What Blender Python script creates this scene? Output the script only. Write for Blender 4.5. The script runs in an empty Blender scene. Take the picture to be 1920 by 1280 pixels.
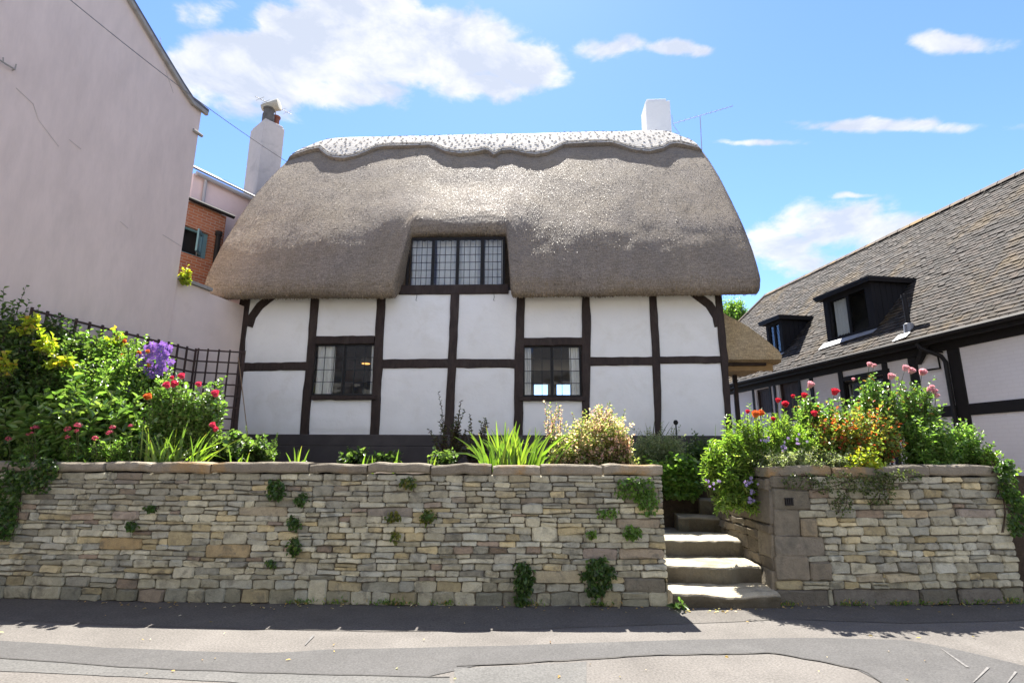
import bpy, math, random
import numpy as np
from mathutils import Vector, Matrix, noise as mn

random.seed(7)
rng = np.random.default_rng(11)
S = bpy.context.scene
COL = S.collection
R = math.radians

# ------------------------------------------------------------------ camera
PITCH, ROLL, FPX, EYE = R(12.2), R(0.3), 1000.0, 1.6
cam_d = bpy.data.cameras.new('camera')
cam = bpy.data.objects.new('camera', cam_d)
COL.objects.link(cam)
cam_d.sensor_width = 36.0
cam_d.lens = 36.0 * FPX / 1920.0
cam_d.clip_start = 0.05
cam_d.clip_end = 6000
cam.matrix_world = Matrix.Translation((0, 0, EYE)) @ Matrix.Rotation(math.pi / 2 + PITCH, 4, 'X') @ Matrix.Rotation(ROLL, 4, 'Z')
S.camera = cam

# ------------------------------------------------------------------ sun, sky, exposure
SUN_EL, SUN_AZ = R(59.4), R(-3.0)          # azimuth from +Y towards +X
sd = Vector((math.sin(SUN_AZ) * math.cos(SUN_EL), math.cos(SUN_AZ) * math.cos(SUN_EL), math.sin(SUN_EL)))
sun_d = bpy.data.lights.new('sun', 'SUN')
sun_d.energy = 3.7
sun_d.angle = R(0.5)
sun_d.color = (1.0, 0.95, 0.87)
sun = bpy.data.objects.new('sun', sun_d)
COL.objects.link(sun)
sun.rotation_euler = sd.to_track_quat('Z', 'Y').to_euler()
sun.location = sd * 60

S.view_settings.view_transform = 'Standard'
S.view_settings.look = 'None'
S.view_settings.gamma = 1.0
S.view_settings.use_curve_mapping = False
S.view_settings.exposure = 2.22
S.cycles.max_bounces = 8
S.cycles.diffuse_bounces = 4
S.cycles.transparent_max_bounces = 12
S.cycles.use_denoising = True
S.cycles.sample_clamp_indirect = 6

world = bpy.data.worlds.new('World')
S.world = world
world.use_nodes = True
wt = world.node_tree
wt.nodes.clear()


class NT:
    """small helper for node trees"""
    def __init__(s, t):
        s.t = t

    def n(s, typ, **kw):
        nd = s.t.nodes.new(typ)
        ins = kw.pop('ins', {})
        for k, v in kw.items():
            setattr(nd, k, v)
        for k, v in ins.items():
            s.set(nd, k, v)
        return nd

    def set(s, nd, k, v):
        sock = nd.inputs[k]
        if hasattr(v, 'is_output') or v.__class__.__name__.startswith('NodeSocket'):
            s.t.links.new(v, sock)
        else:
            sock.default_value = v

    def math(s, op, a, b=0.0, c=0.0, clamp=False):
        nd = s.t.nodes.new('ShaderNodeMath')
        nd.operation = op
        nd.use_clamp = clamp
        for i, v in enumerate((a, b, c)):
            s.set(nd, i, v)
        return nd.outputs[0]

    def noise(s, vec, scale, detail=4, rough=0.55, dist=0.0):
        nd = s.n('ShaderNodeTexNoise')
        if vec is not None:
            s.t.links.new(vec, nd.inputs['Vector'])
        nd.inputs['Scale'].default_value = scale
        nd.inputs['Detail'].default_value = detail
        nd.inputs['Roughness'].default_value = rough
        nd.inputs['Distortion'].default_value = dist
        return nd.outputs['Fac']

    def ramp(s, fac, stops):
        nd = s.n('ShaderNodeValToRGB')
        e = nd.color_ramp.elements
        while len(e) > len(stops):
            e.remove(e[-1])
        while len(e) < len(stops):
            e.new(0.5)
        for i, (p, c) in enumerate(stops):
            e[i].position = p
            if not isinstance(c, (tuple, list)):
                c = (c, c, c)
            e[i].color = (*c[:3], 1)
        s.t.links.new(fac, nd.inputs[0])
        return nd.outputs[0]

    def mix(s, fac, a, b, blend='MIX'):
        nd = s.n('ShaderNodeMix', data_type='RGBA', blend_type=blend)
        for i, v in ((0, fac), (6, a), (7, b)):
            if isinstance(v, tuple) and len(v) == 3:
                v = (*v, 1)
            s.set(nd, i, v)
        return nd.outputs[2]

    def mapr(s, v, a, b, c=0.0, d=1.0, smooth=False):
        nd = s.n('ShaderNodeMapRange')
        if smooth:
            nd.interpolation_type = 'SMOOTHSTEP'
        for i, x in enumerate((v, a, b, c, d)):
            s.set(nd, i, x)
        return nd.outputs[0]


w = NT(wt)
sky = w.n('ShaderNodeTexSky', sky_type='NISHITA', sun_disc=False, sun_elevation=SUN_EL, sun_rotation=SUN_AZ,
          altitude=1500.0, air_density=1.0, dust_density=0.4, ozone_density=1.6)
tc = w.n('ShaderNodeTexCoord').outputs['Generated']
sep = w.n('ShaderNodeSeparateXYZ', ins={0: tc})
dx, dy, dz = sep.outputs
fw_ = w.math('MAXIMUM', dy, 0.02)
az = w.math('DIVIDE', dx, fw_)          # tangents of bearing and height, seen up the garden
el = w.math('DIVIDE', dz, fw_)


def pix_dir(px, py):
    x, y = (px - 960) / FPX, (640 - py) / FPX
    c, s = math.cos(ROLL), math.sin(ROLL)
    x, y = x * c - y * s, x * s + y * c
    return Vector((x, math.cos(PITCH) - y * math.sin(PITCH), math.sin(PITCH) + y * math.cos(PITCH)))


# clouds of the sky in view: soft ellipses in azimuth / elevation broken up by noise, and a general
# scatter of fair weather cloud out of view, thickened for whiter fill light
warp = w.n('ShaderNodeTexNoise', ins={'Vector': tc, 'Scale': 6.0, 'Detail': 3.0, 'Roughness': 0.6})
wsep = w.n('ShaderNodeSeparateColor', ins={0: warp.outputs['Color']})
azw = w.math('ADD', az, w.math('MULTIPLY', w.math('SUBTRACT', wsep.outputs[0], 0.5), 0.16))
elw = w.math('ADD', el, w.math('MULTIPLY', w.math('SUBTRACT', wsep.outputs[1], 0.5), 0.08))
flat_ = w.n('ShaderNodeMapping', ins={0: tc})
flat_.inputs['Scale'].default_value = (1.0, 1.0, 1.9)
flat_ = flat_.outputs[0]
fb = w.noise(flat_, 10.0, 8, 0.6, 0.25)
blobs = [  # px, py, half width px, half height px, weight
    (480, 125, 170, 80, 1.1), (650, 70, 200, 110, 1.25), (820, 90, 180, 85, 1.2), (980, 120, 110, 50, 1.0),
    (900, 165, 120, 38, .95), (640, 170, 190, 38, .9), (395, 20, 70, 40, .75),
    (1135, 95, 85, 34, .82), (1260, 95, 85, 18, .72), (1800, 80, 150, 26, .8),
    (1700, 238, 230, 17, .82), (1425, 265, 95, 9, .7), (1600, 425, 220, 55, .85), (1470, 470, 150, 65, .78), (1610, 365, 60, 10, .6)]
acc = None
for (px, py, hx, hy, wgt) in blobs:
    d = pix_dir(px, py).normalized()
    a0, e0 = d.x / d.y, d.z / d.y
    d2 = pix_dir(px + hx, py).normalized()
    d3 = pix_dir(px, py - hy).normalized()
    ha = abs(d2.x / d2.y - a0)
    he = abs(d3.z / d3.y - e0)
    u_ = w.math('MULTIPLY', w.math('SUBTRACT', azw, a0), 1 / ha)
    v_ = w.math('MULTIPLY', w.math('SUBTRACT', elw, e0), 1 / he)
    r2 = w.math('ADD', w.math('MULTIPLY', u_, u_), w.math('MULTIPLY', v_, v_))
    g = w.math('MULTIPLY', w.math('EXPONENT', w.math('MULTIPLY', r2, -0.9)), wgt)
    acc = g if acc is None else w.math('MAXIMUM', acc, g)
general = w.mapr(w.noise(tc, 2.2, 4, 0.6), 0.41, 0.58, 0.0, 1.0)
outside = w.math('MAXIMUM', w.math('MAXIMUM', w.mapr(w.math('ABSOLUTE', az), 1.15, 1.6), w.mapr(el, 1.15, 1.6)), w.math('LESS_THAN', dy, 0.1))
acc = w.math('MAXIMUM', acc, w.math('MULTIPLY', general, outside))
dens = w.math('ADD', acc, w.math('MULTIPLY', w.math('SUBTRACT', fb, 0.5), 1.5))
cov = w.mapr(dens, 0.38, 0.74, 0, 1, smooth=True)
thick = w.mapr(w.noise(flat_, 8.0, 6, 0.62, 0.3), 0.40, 0.62)
ccol = w.mix(thick, (0.66, 0.70, 0.76), (1.0, 0.98, 0.95))
skyc = w.mix(1.0, sky.outputs[0], (0.47, 0.555, 0.74), 'MULTIPLY')
SKY_STRENGTH = 0.10
world.cycles.sampling_method = 'MANUAL'
world.cycles.sample_map_resolution = 256
cl = w.mix(1.0, ccol, (2.5, 2.5, 2.5), 'MULTIPLY')
final = w.mix(w.math('MULTIPLY', cov, 0.88), skyc, cl)
bg = w.n('ShaderNodeBackground', ins={'Color': final, 'Strength': SKY_STRENGTH})
out = w.n('ShaderNodeOutputWorld', ins={0: bg.outputs[0]})

# ------------------------------------------------------------------ helpers
def W(px, py, Y):
    d = pix_dir(px, py)
    return Vector((0, 0, EYE)) + d * (Y / d.y)


def Wz(px, py, z):
    d = pix_dir(px, py)
    return Vector((0, 0, EYE)) + d * ((z - EYE) / d.z)


def Wp(px, py, p0, n):
    d = pix_dir(px, py)
    o = Vector((0, 0, EYE))
    return o + d * ((Vector(p0) - o).dot(n) / d.dot(n))


def tag(o, label=None, cat=None, group=None, kind=None):
    if label: o['label'] = label
    if cat: o['category'] = cat
    if group: o['group'] = group
    if kind: o['kind'] = kind
    return o


def empty(name, loc, label, cat, group=None, rz=0.0):
    o = bpy.data.objects.new(name, None)
    COL.objects.link(o)
    o.location = loc
    o.rotation_euler = (0, 0, rz)
    o.empty_display_size = 0.2
    return tag(o, label, cat, group)


def link(name, me, parent=None, mat=None):
    o = bpy.data.objects.new(name, me)
    COL.objects.link(o)
    if parent is not None:
        o.parent = parent
    if mat is not None and not me.materials:
        me.materials.append(mat)
    return o


class MB:
    """collects geometry for ONE mesh object"""
    def __init__(s):
        s.v, s.f, s.c = [], [], []

    def add(s, verts, faces, col=(1, 1, 1)):
        o = len(s.v)
        s.v.extend(tuple(p) for p in verts)
        s.f.extend(tuple(i + o for i in f) for f in faces)
        s.c.extend([col] * len(verts))

    def box(s, x0, x1, y0, y1, z0, z1, col=(1, 1, 1), M=None):
        vs = [(x0, y0, z0), (x1, y0, z0), (x1, y1, z0), (x0, y1, z0), (x0, y0, z1), (x1, y0, z1), (x1, y1, z1), (x0, y1, z1)]
        if M is not None:
            vs = [M @ Vector(p) for p in vs]
        s.add(vs, [(0, 3, 2, 1), (4, 5, 6, 7), (0, 1, 5, 4), (1, 2, 6, 5), (2, 3, 7, 6), (3, 0, 4, 7)], col)

    def cbox(s, x0, x1, y0, y1, z0, z1, ch=0.01, col=(1, 1, 1), M=None):
        """box with chamfered edges"""
        vs, fs = [], []
        xs, ys, zs = (x0, x1), (y0, y1), (z0, z1)
        idx = {}
        for i in (0, 1):
            for j in (0, 1):
                for k in (0, 1):
                    sx, sy, sz = (1 - 2 * i) * ch, (1 - 2 * j) * ch, (1 - 2 * k) * ch
                    p = (xs[i], ys[j], zs[k])
                    for ax, q in enumerate(((p[0], p[1] + sy, p[2] + sz), (p[0] + sx, p[1], p[2] + sz), (p[0] + sx, p[1] + sy, p[2]))):
                        idx[(i, j, k, ax)] = len(vs)
                        vs.append(q)
        for i in (0, 1):
            fs.append([idx[(i, a, b, 0)] for a, b in ((0, 0), (1, 0), (1, 1), (0, 1))])
            fs.append([idx[(a, i, b, 1)] for a, b in ((0, 0), (1, 0), (1, 1), (0, 1))])
            fs.append([idx[(a, b, i, 2)] for a, b in ((0, 0), (1, 0), (1, 1), (0, 1))])
        for i in (0, 1):
            for j in (0, 1):
                fs.append([idx[(i, j, 0, 0)], idx[(i, j, 0, 1)], idx[(i, j, 1, 1)], idx[(i, j, 1, 0)]])
                fs.append([idx[(i, 0, j, 0)], idx[(i, 0, j, 2)], idx[(i, 1, j, 2)], idx[(i, 1, j, 0)]])
                fs.append([idx[(0, i, j, 1)], idx[(0, i, j, 2)], idx[(1, i, j, 2)], idx[(1, i, j, 1)]])
        for i in (0, 1):
            for j in (0, 1):
                for k in (0, 1):
                    fs.append([idx[(i, j, k, a)] for a in (0, 1, 2)])
        if M is not None:
            vs = [M @ Vector(p) for p in vs]
        c = sum((Vector(p) for p in vs), Vector()) / len(vs)
        out_f = []
        for f in fs:
            a, b, d = (Vector(vs[f[0]]), Vector(vs[f[1]]), Vector(vs[f[2]]))
            nrm = (b - a).cross(d - a)
            fc = sum((Vector(vs[i]) for i in f), Vector()) / len(f)
            out_f.append(f if nrm.dot(fc - c) > 0 else f[::-1])
        s.add(vs, out_f, col)

    def tube(s, pts, rads, n=6, col=(1, 1, 1), cap=True):
        if not isinstance(rads, (list, tuple)):
            rads = [rads] * len(pts)
        pts = [Vector(p) for p in pts]
        o = len(s.v)
        up = Vector((0.12, 0.31, 0.94))
        vs = []
        for i, p in enumerate(pts):
            d = (pts[min(i + 1, len(pts) - 1)] - pts[max(i - 1, 0)])
            d = d.normalized() if d.length > 1e-9 else Vector((0, 0, 1))
            a = d.cross(up)
            if a.length < 1e-3:
                a = d.cross(Vector((1, 0, 0)))
            a.normalize()
            b = d.cross(a)
            for k in range(n):
                t = 2 * math.pi * k / n
                vs.append(p + (a * math.cos(t) + b * math.sin(t)) * rads[i])
        fs = []
        for i in range(len(pts) - 1):
            for k in range(n):
                k2 = (k + 1) % n
                fs.append((i * n + k, i * n + k2, (i + 1) * n + k2, (i + 1) * n + k))
        if cap:
            fs.append(tuple(range(n - 1, -1, -1)))
            fs.append(tuple((len(pts) - 1) * n + k for k in range(n)))
        s.add(vs, fs, col)

    def lathe(s, c, prof, n=12, col=(1, 1, 1), axis=None):
        """prof = [(radius, height)], revolved about axis through c"""
        M = Matrix.Translation(Vector(c))
        if axis is not None:
            M = M @ Vector(axis).to_track_quat('Z', 'Y').to_matrix().to_4x4()
        vs = [M @ Vector((r * math.cos(2 * math.pi * k / n), r * math.sin(2 * math.pi * k / n), h)) for r, h in prof for k in range(n)]
        fs = []
        for i in range(len(prof) - 1):
            for k in range(n):
                k2 = (k + 1) % n
                fs.append((i * n + k, i * n + k2, (i + 1) * n + k2, (i + 1) * n + k))
        fs.append(tuple(range(n - 1, -1, -1)))
        fs.append(tuple((len(prof) - 1) * n + k for k in range(n)))
        s.add(vs, fs, col)

    def grid(s, P, col=(1, 1, 1), flip=False):
        """P: rows of points"""
        nr, nc = len(P), len(P[0])
        vs = [p for row in P for p in row]
        fs = []
        for i in range(nr - 1):
            for j in range(nc - 1):
                q = (i * nc + j, i * nc + j + 1, (i + 1) * nc + j + 1, (i + 1) * nc + j)
                fs.append(q[::-1] if flip else q)
        s.add(vs, fs, col)

    def mesh(s, name, mat=None, smooth=False):
        me = bpy.data.meshes.new(name)
        me.from_pydata(s.v, [], s.f)
        at = me.color_attributes.new('Col', 'FLOAT_COLOR', 'POINT')
        a = np.ones((len(s.v), 4), np.float32)
        a[:, :3] = np.array(s.c, np.float32).reshape(-1, 3)
        at.data.foreach_set('color', a.ravel())
        if smooth:
            me.polygons.foreach_set('use_smooth', [True] * len(me.polygons))
        if mat is not None:
            me.materials.append(mat)
        me.update()
        return me

    def build(s, name, mat=None, parent=None, smooth=False):
        return link(name, s.mesh(name, mat, smooth), parent)


def np_mesh(name, V, F, C, mat, parent=None, smooth=True):
    """fast mesh from numpy arrays; F (m,k) faces, C (n,3) colours"""
    me = bpy.data.meshes.new(name)
    n, (m, k) = len(V), F.shape
    me.vertices.add(n)
    me.vertices.foreach_set('co', np.ascontiguousarray(V, np.float32).ravel())
    me.loops.add(m * k)
    me.loops.foreach_set('vertex_index', np.ascontiguousarray(F, np.int32).ravel())
    me.polygons.add(m)
    me.polygons.foreach_set('loop_start', np.arange(0, m * k, k, dtype=np.int32))
    me.polygons.foreach_set('use_smooth', np.full(m, smooth))
    me.update(calc_edges=True)
    at = me.color_attributes.new('Col', 'FLOAT_COLOR', 'POINT')
    a = np.ones((n, 4), np.float32)
    a[:, :3] = C
    at.data.foreach_set('color', a.ravel())
    me.materials.append(mat)
    return link(name, me, parent)


def fbm(x, y, z=0.0, o=4):
    return mn.fractal(Vector((x, y, z)), 1.0, 2.0, o)


# ------------------------------------------------------------------ materials
def material(name, base=(0.5, 0.5, 0.5), rough=0.7, use_col=False, var=0.15, vscale=6.0, var2=0.0, v2scale=0.7, tint2=None,
             bump=0.0, bscale=60.0, bdist=0.01, spec=0.3, coords='Object', stretch=None, metal=0.0, grain=None):
    m = bpy.data.materials.new(name)
    m.use_nodes = True
    t = m.node_tree
    t.nodes.clear()
    q = NT(t)
    co = q.n('ShaderNodeNewGeometry').outputs['Position'] if coords == 'World' else q.n('ShaderNodeTexCoord').outputs[coords]
    if stretch:
        mp = q.n('ShaderNodeMapping', ins={0: co})
        mp.inputs['Scale'].default_value = stretch
        co = mp.outputs[0]
    if use_col:
        at = q.n('ShaderNodeAttribute', attribute_name='Col')
        c = at.outputs['Color']
        if base != (1, 1, 1):
            c = q.mix(1.0, c, base, 'MULTIPLY')
    else:
        rgb = q.n('ShaderNodeRGB')
        rgb.outputs[0].default_value = (*base, 1)
        c = rgb.outputs[0]
    if var:
        f = q.noise(co, vscale, 6, 0.6)
        f = q.mapr(f, 0.25, 0.75, 1 - var, 1 + var)
        c = q.mix(1.0, c, q.n('ShaderNodeCombineColor', ins={0: f, 1: f, 2: f}).outputs[0], 'MULTIPLY')
    if tint2:
        f = q.mapr(q.noise(co, v2scale, 6, 0.65, 0.4), 0.5, 0.68, 0, var2, smooth=True)
        c = q.mix(f, c, tint2)
    if grain:
        f = q.mapr(q.noise(co, grain[0], 3, 0.7), 0.3, 0.7, 1 - grain[1], 1 + grain[1])
        c = q.mix(1.0, c, q.n('ShaderNodeCombineColor', ins={0: f, 1: f, 2: f}).outputs[0], 'MULTIPLY')
    b = q.n('ShaderNodeBsdfPrincipled', ins={'Base Color': c, 'Roughness': rough, 'Metallic': metal})
    b.inputs['Specular IOR Level'].default_value = spec
    if bump:
        h = q.noise(co, bscale, 6, 0.65)
        bn = q.n('ShaderNodeBump', ins={'Height': h, 'Strength': bump, 'Distance': bdist})
        t.links.new(bn.outputs[0], b.inputs['Normal'])
    q.n('ShaderNodeOutputMaterial', ins={0: b.outputs[0]})
    return m


def leaf_material(name, trans=0.54, rough=0.36, tcol=(1.35, 1.5, 0.65), spec=0.6):
    m = bpy.data.materials.new(name)
    m.use_nodes = True
    t = m.node_tree
    t.nodes.clear()
    q = NT(t)
    c = q.n('ShaderNodeAttribute', attribute_name='Col').outputs['Color']
    b = q.n('ShaderNodeBsdfPrincipled', ins={'Base Color': c, 'Roughness': rough})
    b.inputs['Specular IOR Level'].default_value = spec
    tr = q.n('ShaderNodeBsdfTranslucent', ins={'Color': q.mix(1.0, c, tcol, 'MULTIPLY')})
    mx = q.n('ShaderNodeMixShader', ins={0: trans, 1: b.outputs[0], 2: tr.outputs[0]})
    q.n('ShaderNodeOutputMaterial', ins={0: mx.outputs[0]})
    return m


def glass_material(name, tint=(0.94, 0.96, 0.95), ior=1.5, boost=1.0):
    m = bpy.data.materials.new(name)
    m.use_nodes = True
    t = m.node_tree
    t.nodes.clear()
    q = NT(t)
    co = q.n('ShaderNodeTexCoord').outputs['Object']
    bn = q.n('ShaderNodeBump', ins={'Height': q.noise(co, 3.0, 2), 'Strength': 0.25, 'Distance': 0.02})
    tr = q.n('ShaderNodeBsdfTransparent', ins={0: (*tint, 1)})
    gl = q.n('ShaderNodeBsdfGlossy', ins={'Color': (0.95, 0.97, 1, 1), 'Roughness': 0.03, 'Normal': bn.outputs[0]})
    fr = q.n('ShaderNodeFresnel', ins={'IOR': ior, 'Normal': bn.outputs[0]}).outputs[0]
    f = q.math('MULTIPLY', fr, boost, clamp=True)
    mx = q.n('ShaderNodeMixShader', ins={0: f, 1: tr.outputs[0], 2: gl.outputs[0]})
    q.n('ShaderNodeOutputMaterial', ins={0: mx.outputs[0]})
    return m


def emit_material(name, col, strength):
    m = bpy.data.materials.new(name)
    m.use_nodes = True
    t = m.node_tree
    t.nodes.clear()
    q = NT(t)
    e = q.n('ShaderNodeEmission', ins={0: (*col, 1), 1: strength})
    q.n('ShaderNodeOutputMaterial', ins={0: e.outputs[0]})
    return m


M = {}
M['plaster'] = material('white_plaster', (0.85, 0.845, 0.82), 0.85, var=0.03, vscale=2.5, tint2=(0.70, 0.675, 0.61), var2=0.35, v2scale=1.3, bump=0.35, bscale=9, bdist=0.02)
M['timber'] = material('black_timber', (0.034, 0.022, 0.018), 0.65, var=0.45, vscale=14, tint2=(0.06, 0.045, 0.038), var2=0.7, v2scale=3, bump=0.5, bscale=40, bdist=0.01, stretch=(1, 1, 0.35))
M['plinth'] = material('plinth_paint', (0.058, 0.050, 0.049), 0.6, var=0.2, vscale=3, bump=0.2, bscale=20, tint2=(0.085, 0.075, 0.07), var2=0.5, v2scale=1.2)
M['black'] = material('black_paint', (0.018, 0.0165, 0.0165), 0.6, var=0.2, vscale=8, spec=0.2)
M['lead'] = material('lead_came', (0.03, 0.032, 0.035), 0.5, var=0.1)
M['curtain'] = material('curtain_cloth', (0.86, 0.85, 0.82), 0.9, var=0.05, vscale=10)
M['room'] = material('room_plaster', (0.55, 0.52, 0.45), 0.9, var=0.05)
M['floorboard'] = material('floor_boards', (0.18, 0.12, 0.08), 0.6, var=0.2)
M['glass'] = glass_material('window_glass', boost=0.9)
M['glass_dark'] = glass_material('low_reflect_glass', (0.9, 0.92, 0.92), boost=0.12)  # same clear glass with its sky reflection turned down
M['soil'] = material('soil', (0.055, 0.040, 0.028), 0.95, var=0.4, vscale=9, bump=0.8, bscale=25, bdist=0.04)
M['mortar'] = material('dark_joint', (0.15, 0.13, 0.10), 0.95, var=0.35, vscale=12, bump=0.6, bscale=30, bdist=0.02)
M['lamp'] = emit_material('lamp_glow', (1.0, 0.48, 0.13), 0.42)
M['lead_sheet'] = material('lead_flashing', (0.27, 0.275, 0.29), 0.45, var=0.15, vscale=6, spec=0.5, metal=0.3)

# ================================================================== ground
M['tarmac'] = material('tarmac_beige', (0.134, 0.124, 0.114), 0.9, var=0.18, vscale=1.6, tint2=(0.095, 0.088, 0.082), var2=0.6, v2scale=0.9, bump=0.5, bscale=90, bdist=0.008, grain=(55, 0.34), spec=0.2)
M['tarmac_grey'] = material('tarmac_grey', (0.075, 0.073, 0.072), 0.85, var=0.12, vscale=2.5, tint2=(0.10, 0.097, 0.094), var2=0.6, v2scale=1.1, bump=0.4, bscale=150, bdist=0.006, grain=(60, 0.30), spec=0.25)
M['tarmac_pale'] = material('tarmac_pale', (0.108, 0.106, 0.102), 0.88, var=0.12, vscale=2.0, tint2=(0.125, 0.12, 0.112), var2=0.5, v2scale=1.3, bump=0.4, bscale=140, bdist=0.006, grain=(55, 0.30), spec=0.2)
M['tarmac_dark'] = material('tarmac_dark', (0.105, 0.097, 0.088), 0.88, var=0.18, vscale=2.5, tint2=(0.115, 0.104, 0.094), var2=0.6, v2scale=1.0, bump=0.4, bscale=150, bdist=0.006, grain=(55, 0.35), spec=0.2)
M['tar'] = material('tar', (0.045, 0.043, 0.041), 0.8, var=0.4, vscale=30)
g = MB()
g.add([(-300, -300, 0), (300, -300, 0), (300, 500, 0), (-300, 500, 0)], [(0, 1, 2, 3)])
tag(g.build('pavement', M['tarmac']), kind='structure')


def smooth_poly(pts, n=5, jit=0.006):
    o = []
    for i in range(len(pts) - 1):
        a, b = pts[i], pts[i + 1]
        for k in range(n):
            t = k / n
            o.append((a[0] + (b[0] - a[0]) * t, a[1] + (b[1] - a[1]) * t))
    o.append(pts[-1])
    return [(x, y) for x, y in o]


def sheet(name, mat, top, bot, z):
    mb = MB()
    nseg = 60
    def res(pts):
        xs = [p[0] for p in pts]; ys = [p[1] for p in pts]
        return lambda x: float(np.interp(x, xs, ys))
    T, B = res(top), res(bot)
    x0, x1 = top[0][0], top[-1][0]
    rows = [[], []]
    for i in range(nseg + 1):
        x = x0 + (x1 - x0) * i / nseg
        a = Wz(x, T(x), z); b = Wz(x, B(x), z)
        j = 0.012 * fbm(x * 0.02, 3.0, z * 100)
        rows[0].append((b.x, b.y + j, z)); rows[1].append((a.x, a.y + j, z))
    mb.grid(rows)
    return tag(mb.build(name, mat), kind='structure')


sheet('asphalt_band', M['tarmac_grey'],
      [(-700, 1168), (0, 1200), (200, 1213), (400, 1221), (530, 1223), (600, 1217), (960, 1209), (1310, 1198), (1535, 1194), (1710, 1200), (1810, 1220), (1920, 1247), (2300, 1345)],
      [(-700, 1200), (0, 1232), (250, 1250), (500, 1260), (843, 1268), (856, 1247), (960, 1242), (1100, 1234), (1210, 1227), (1445, 1222), (1535, 1237), (1620, 1255), (1655, 1280), (2300, 1560)], 0.004)
sheet('wall_foot_asphalt', M['tarmac_dark'],
      [(-700, 1085), (0, 1117), (500, 1132), (960, 1137), (1300, 1137), (1600, 1132), (1920, 1120), (2300, 1100)],
      [(-700, 1130), (0, 1162), (300, 1174), (700, 1183), (960, 1180), (1250, 1170), (1480, 1160), (1700, 1168), (1920, 1162), (2300, 1140)], 0.0042)
sheet('pale_asphalt_strip', M['tarmac_pale'],
      [(-700, 1200.5), (0, 1232.5), (250, 1250.5), (500, 1260.5), (843, 1268.5)],
      [(-700, 1222), (0, 1257), (250, 1268), (500, 1281), (843, 1300)], 0.004)
sheet('worn_asphalt_patch', M['tarmac_pale'],
      [(852, 1252), (1096, 1240), (1100, 1239)],
      [(852, 1330), (1096, 1330), (1100, 1330)], 0.0045)
for nm, line in (('tar_joint', [(-700, 1200), (0, 1232), (250, 1250), (500, 1260), (843, 1268)]), ('tar_joint', [(856, 1247), (960, 1242), (1100, 1234), (1210, 1227), (1445, 1222), (1535, 1237), (1620, 1255), (1655, 1280), (1800, 1342)])):
    sheet(nm, M['tar'], [(x, y - .9) for x, y in line], [(x, y + .9) for x, y in line], 0.0075)
# two thin scraped lines of worn paint on the pavement
mb = MB()
for (a, b, wd) in (((1765, 1215), (1815, 1250), 0.012), ((1825, 1278), (1853, 1250), 0.009), ((1888, 1280), (1905, 1258), 0.008), ((572, 1208), (588, 1190), 0.012)):
    p, q_ = Wz(*a, 0.009), Wz(*b, 0.009)
    d = (q_ - p).normalized(); s_ = Vector((-d.y, d.x, 0)) * wd
    mb.add([p - s_ * .4, p + s_ * .4, q_ + s_, q_ - s_], [(0, 1, 2, 3)])
M['scuff'] = material('scuff_paint', (0.15, 0.145, 0.14), 0.9, var=0.35, vscale=25)
tag(mb.build('scuff_marks', M['scuff']), kind='structure')

# ================================================================== garden beds (raised ground behind the walls)
BED = 1.40


def YW(x):
    """front face of the roadside walls"""
    return 6.37 + 0.006 * x * x


STEP_XL = W(1244, 1050, 6.5).x
STEP_XR = W(1452, 1050, 6.5).x


def terrain(name, x0, x1, y0f, y1f, z, amp=0.05, nx=40, ny=16, skirt=1.6):
    mb = MB()
    rows = []
    for j in range(ny + 1):
        row = []
        for i in range(nx + 1):
            x = x0 + (x1 - x0) * i / nx
            ya, yb = y0f(x), y1f(x)
            y = ya + (yb - ya) * j / ny
            row.append((x, y, z + amp * fbm(x * 1.3, y * 1.3, 4.0) + 0.05 * (j / ny)))
        rows.append(row)
    low = lambda row: [(p[0], p[1], z - skirt) for p in row]
    mb.grid([low(rows[0])] + rows + [low(rows[-1])])
    for i in (0, -1):
        mb.grid([[(r[i][0], r[i][1], z - skirt) for r in rows], [r[i] for r in rows]], flip=(i == 0))
    return tag(mb.build(name, M['soil'], smooth=False), kind='structure')


terrain('garden_bed', -7.2, STEP_XL - 0.22, lambda x: YW(x) + 0.22, lambda x: 11.9, BED)
terrain('garden_bank', STEP_XL - 0.2, STEP_XR + 0.6, lambda x: 8.55, lambda x: 11.7, BED - 0.05, nx=20, ny=10)
terrain('garden_bed_right', STEP_XR + 0.25, 6.6, lambda x: YW(x) + 0.22, lambda x: 8.0, BED, nx=24, ny=8)
terrain('side_yard', STEP_XR + 0.65, 13.0, lambda x: 8.05, lambda x: 60.0, 1.15, amp=0.02, nx=10, ny=10, skirt=1.3)

# ================================================================== dry stone walls
M['stone'] = material('limestone', (1, 1, 1), 0.9, use_col=True, var=0.22, vscale=11, tint2=(0.12, 0.115, 0.095), var2=0.6, v2scale=6, bump=1.0, bscale=38, bdist=0.02, grain=(120, 0.16), spec=0.15)
M['coping'] = material('coping_stone', (1, 1, 1), 0.9, use_col=True, var=0.22, vscale=7, tint2=(0.36, 0.20, 0.05), var2=0.75, v2scale=1.1, bump=0.8, bscale=30, bdist=0.015, grain=(90, 0.2), spec=0.15)


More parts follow.
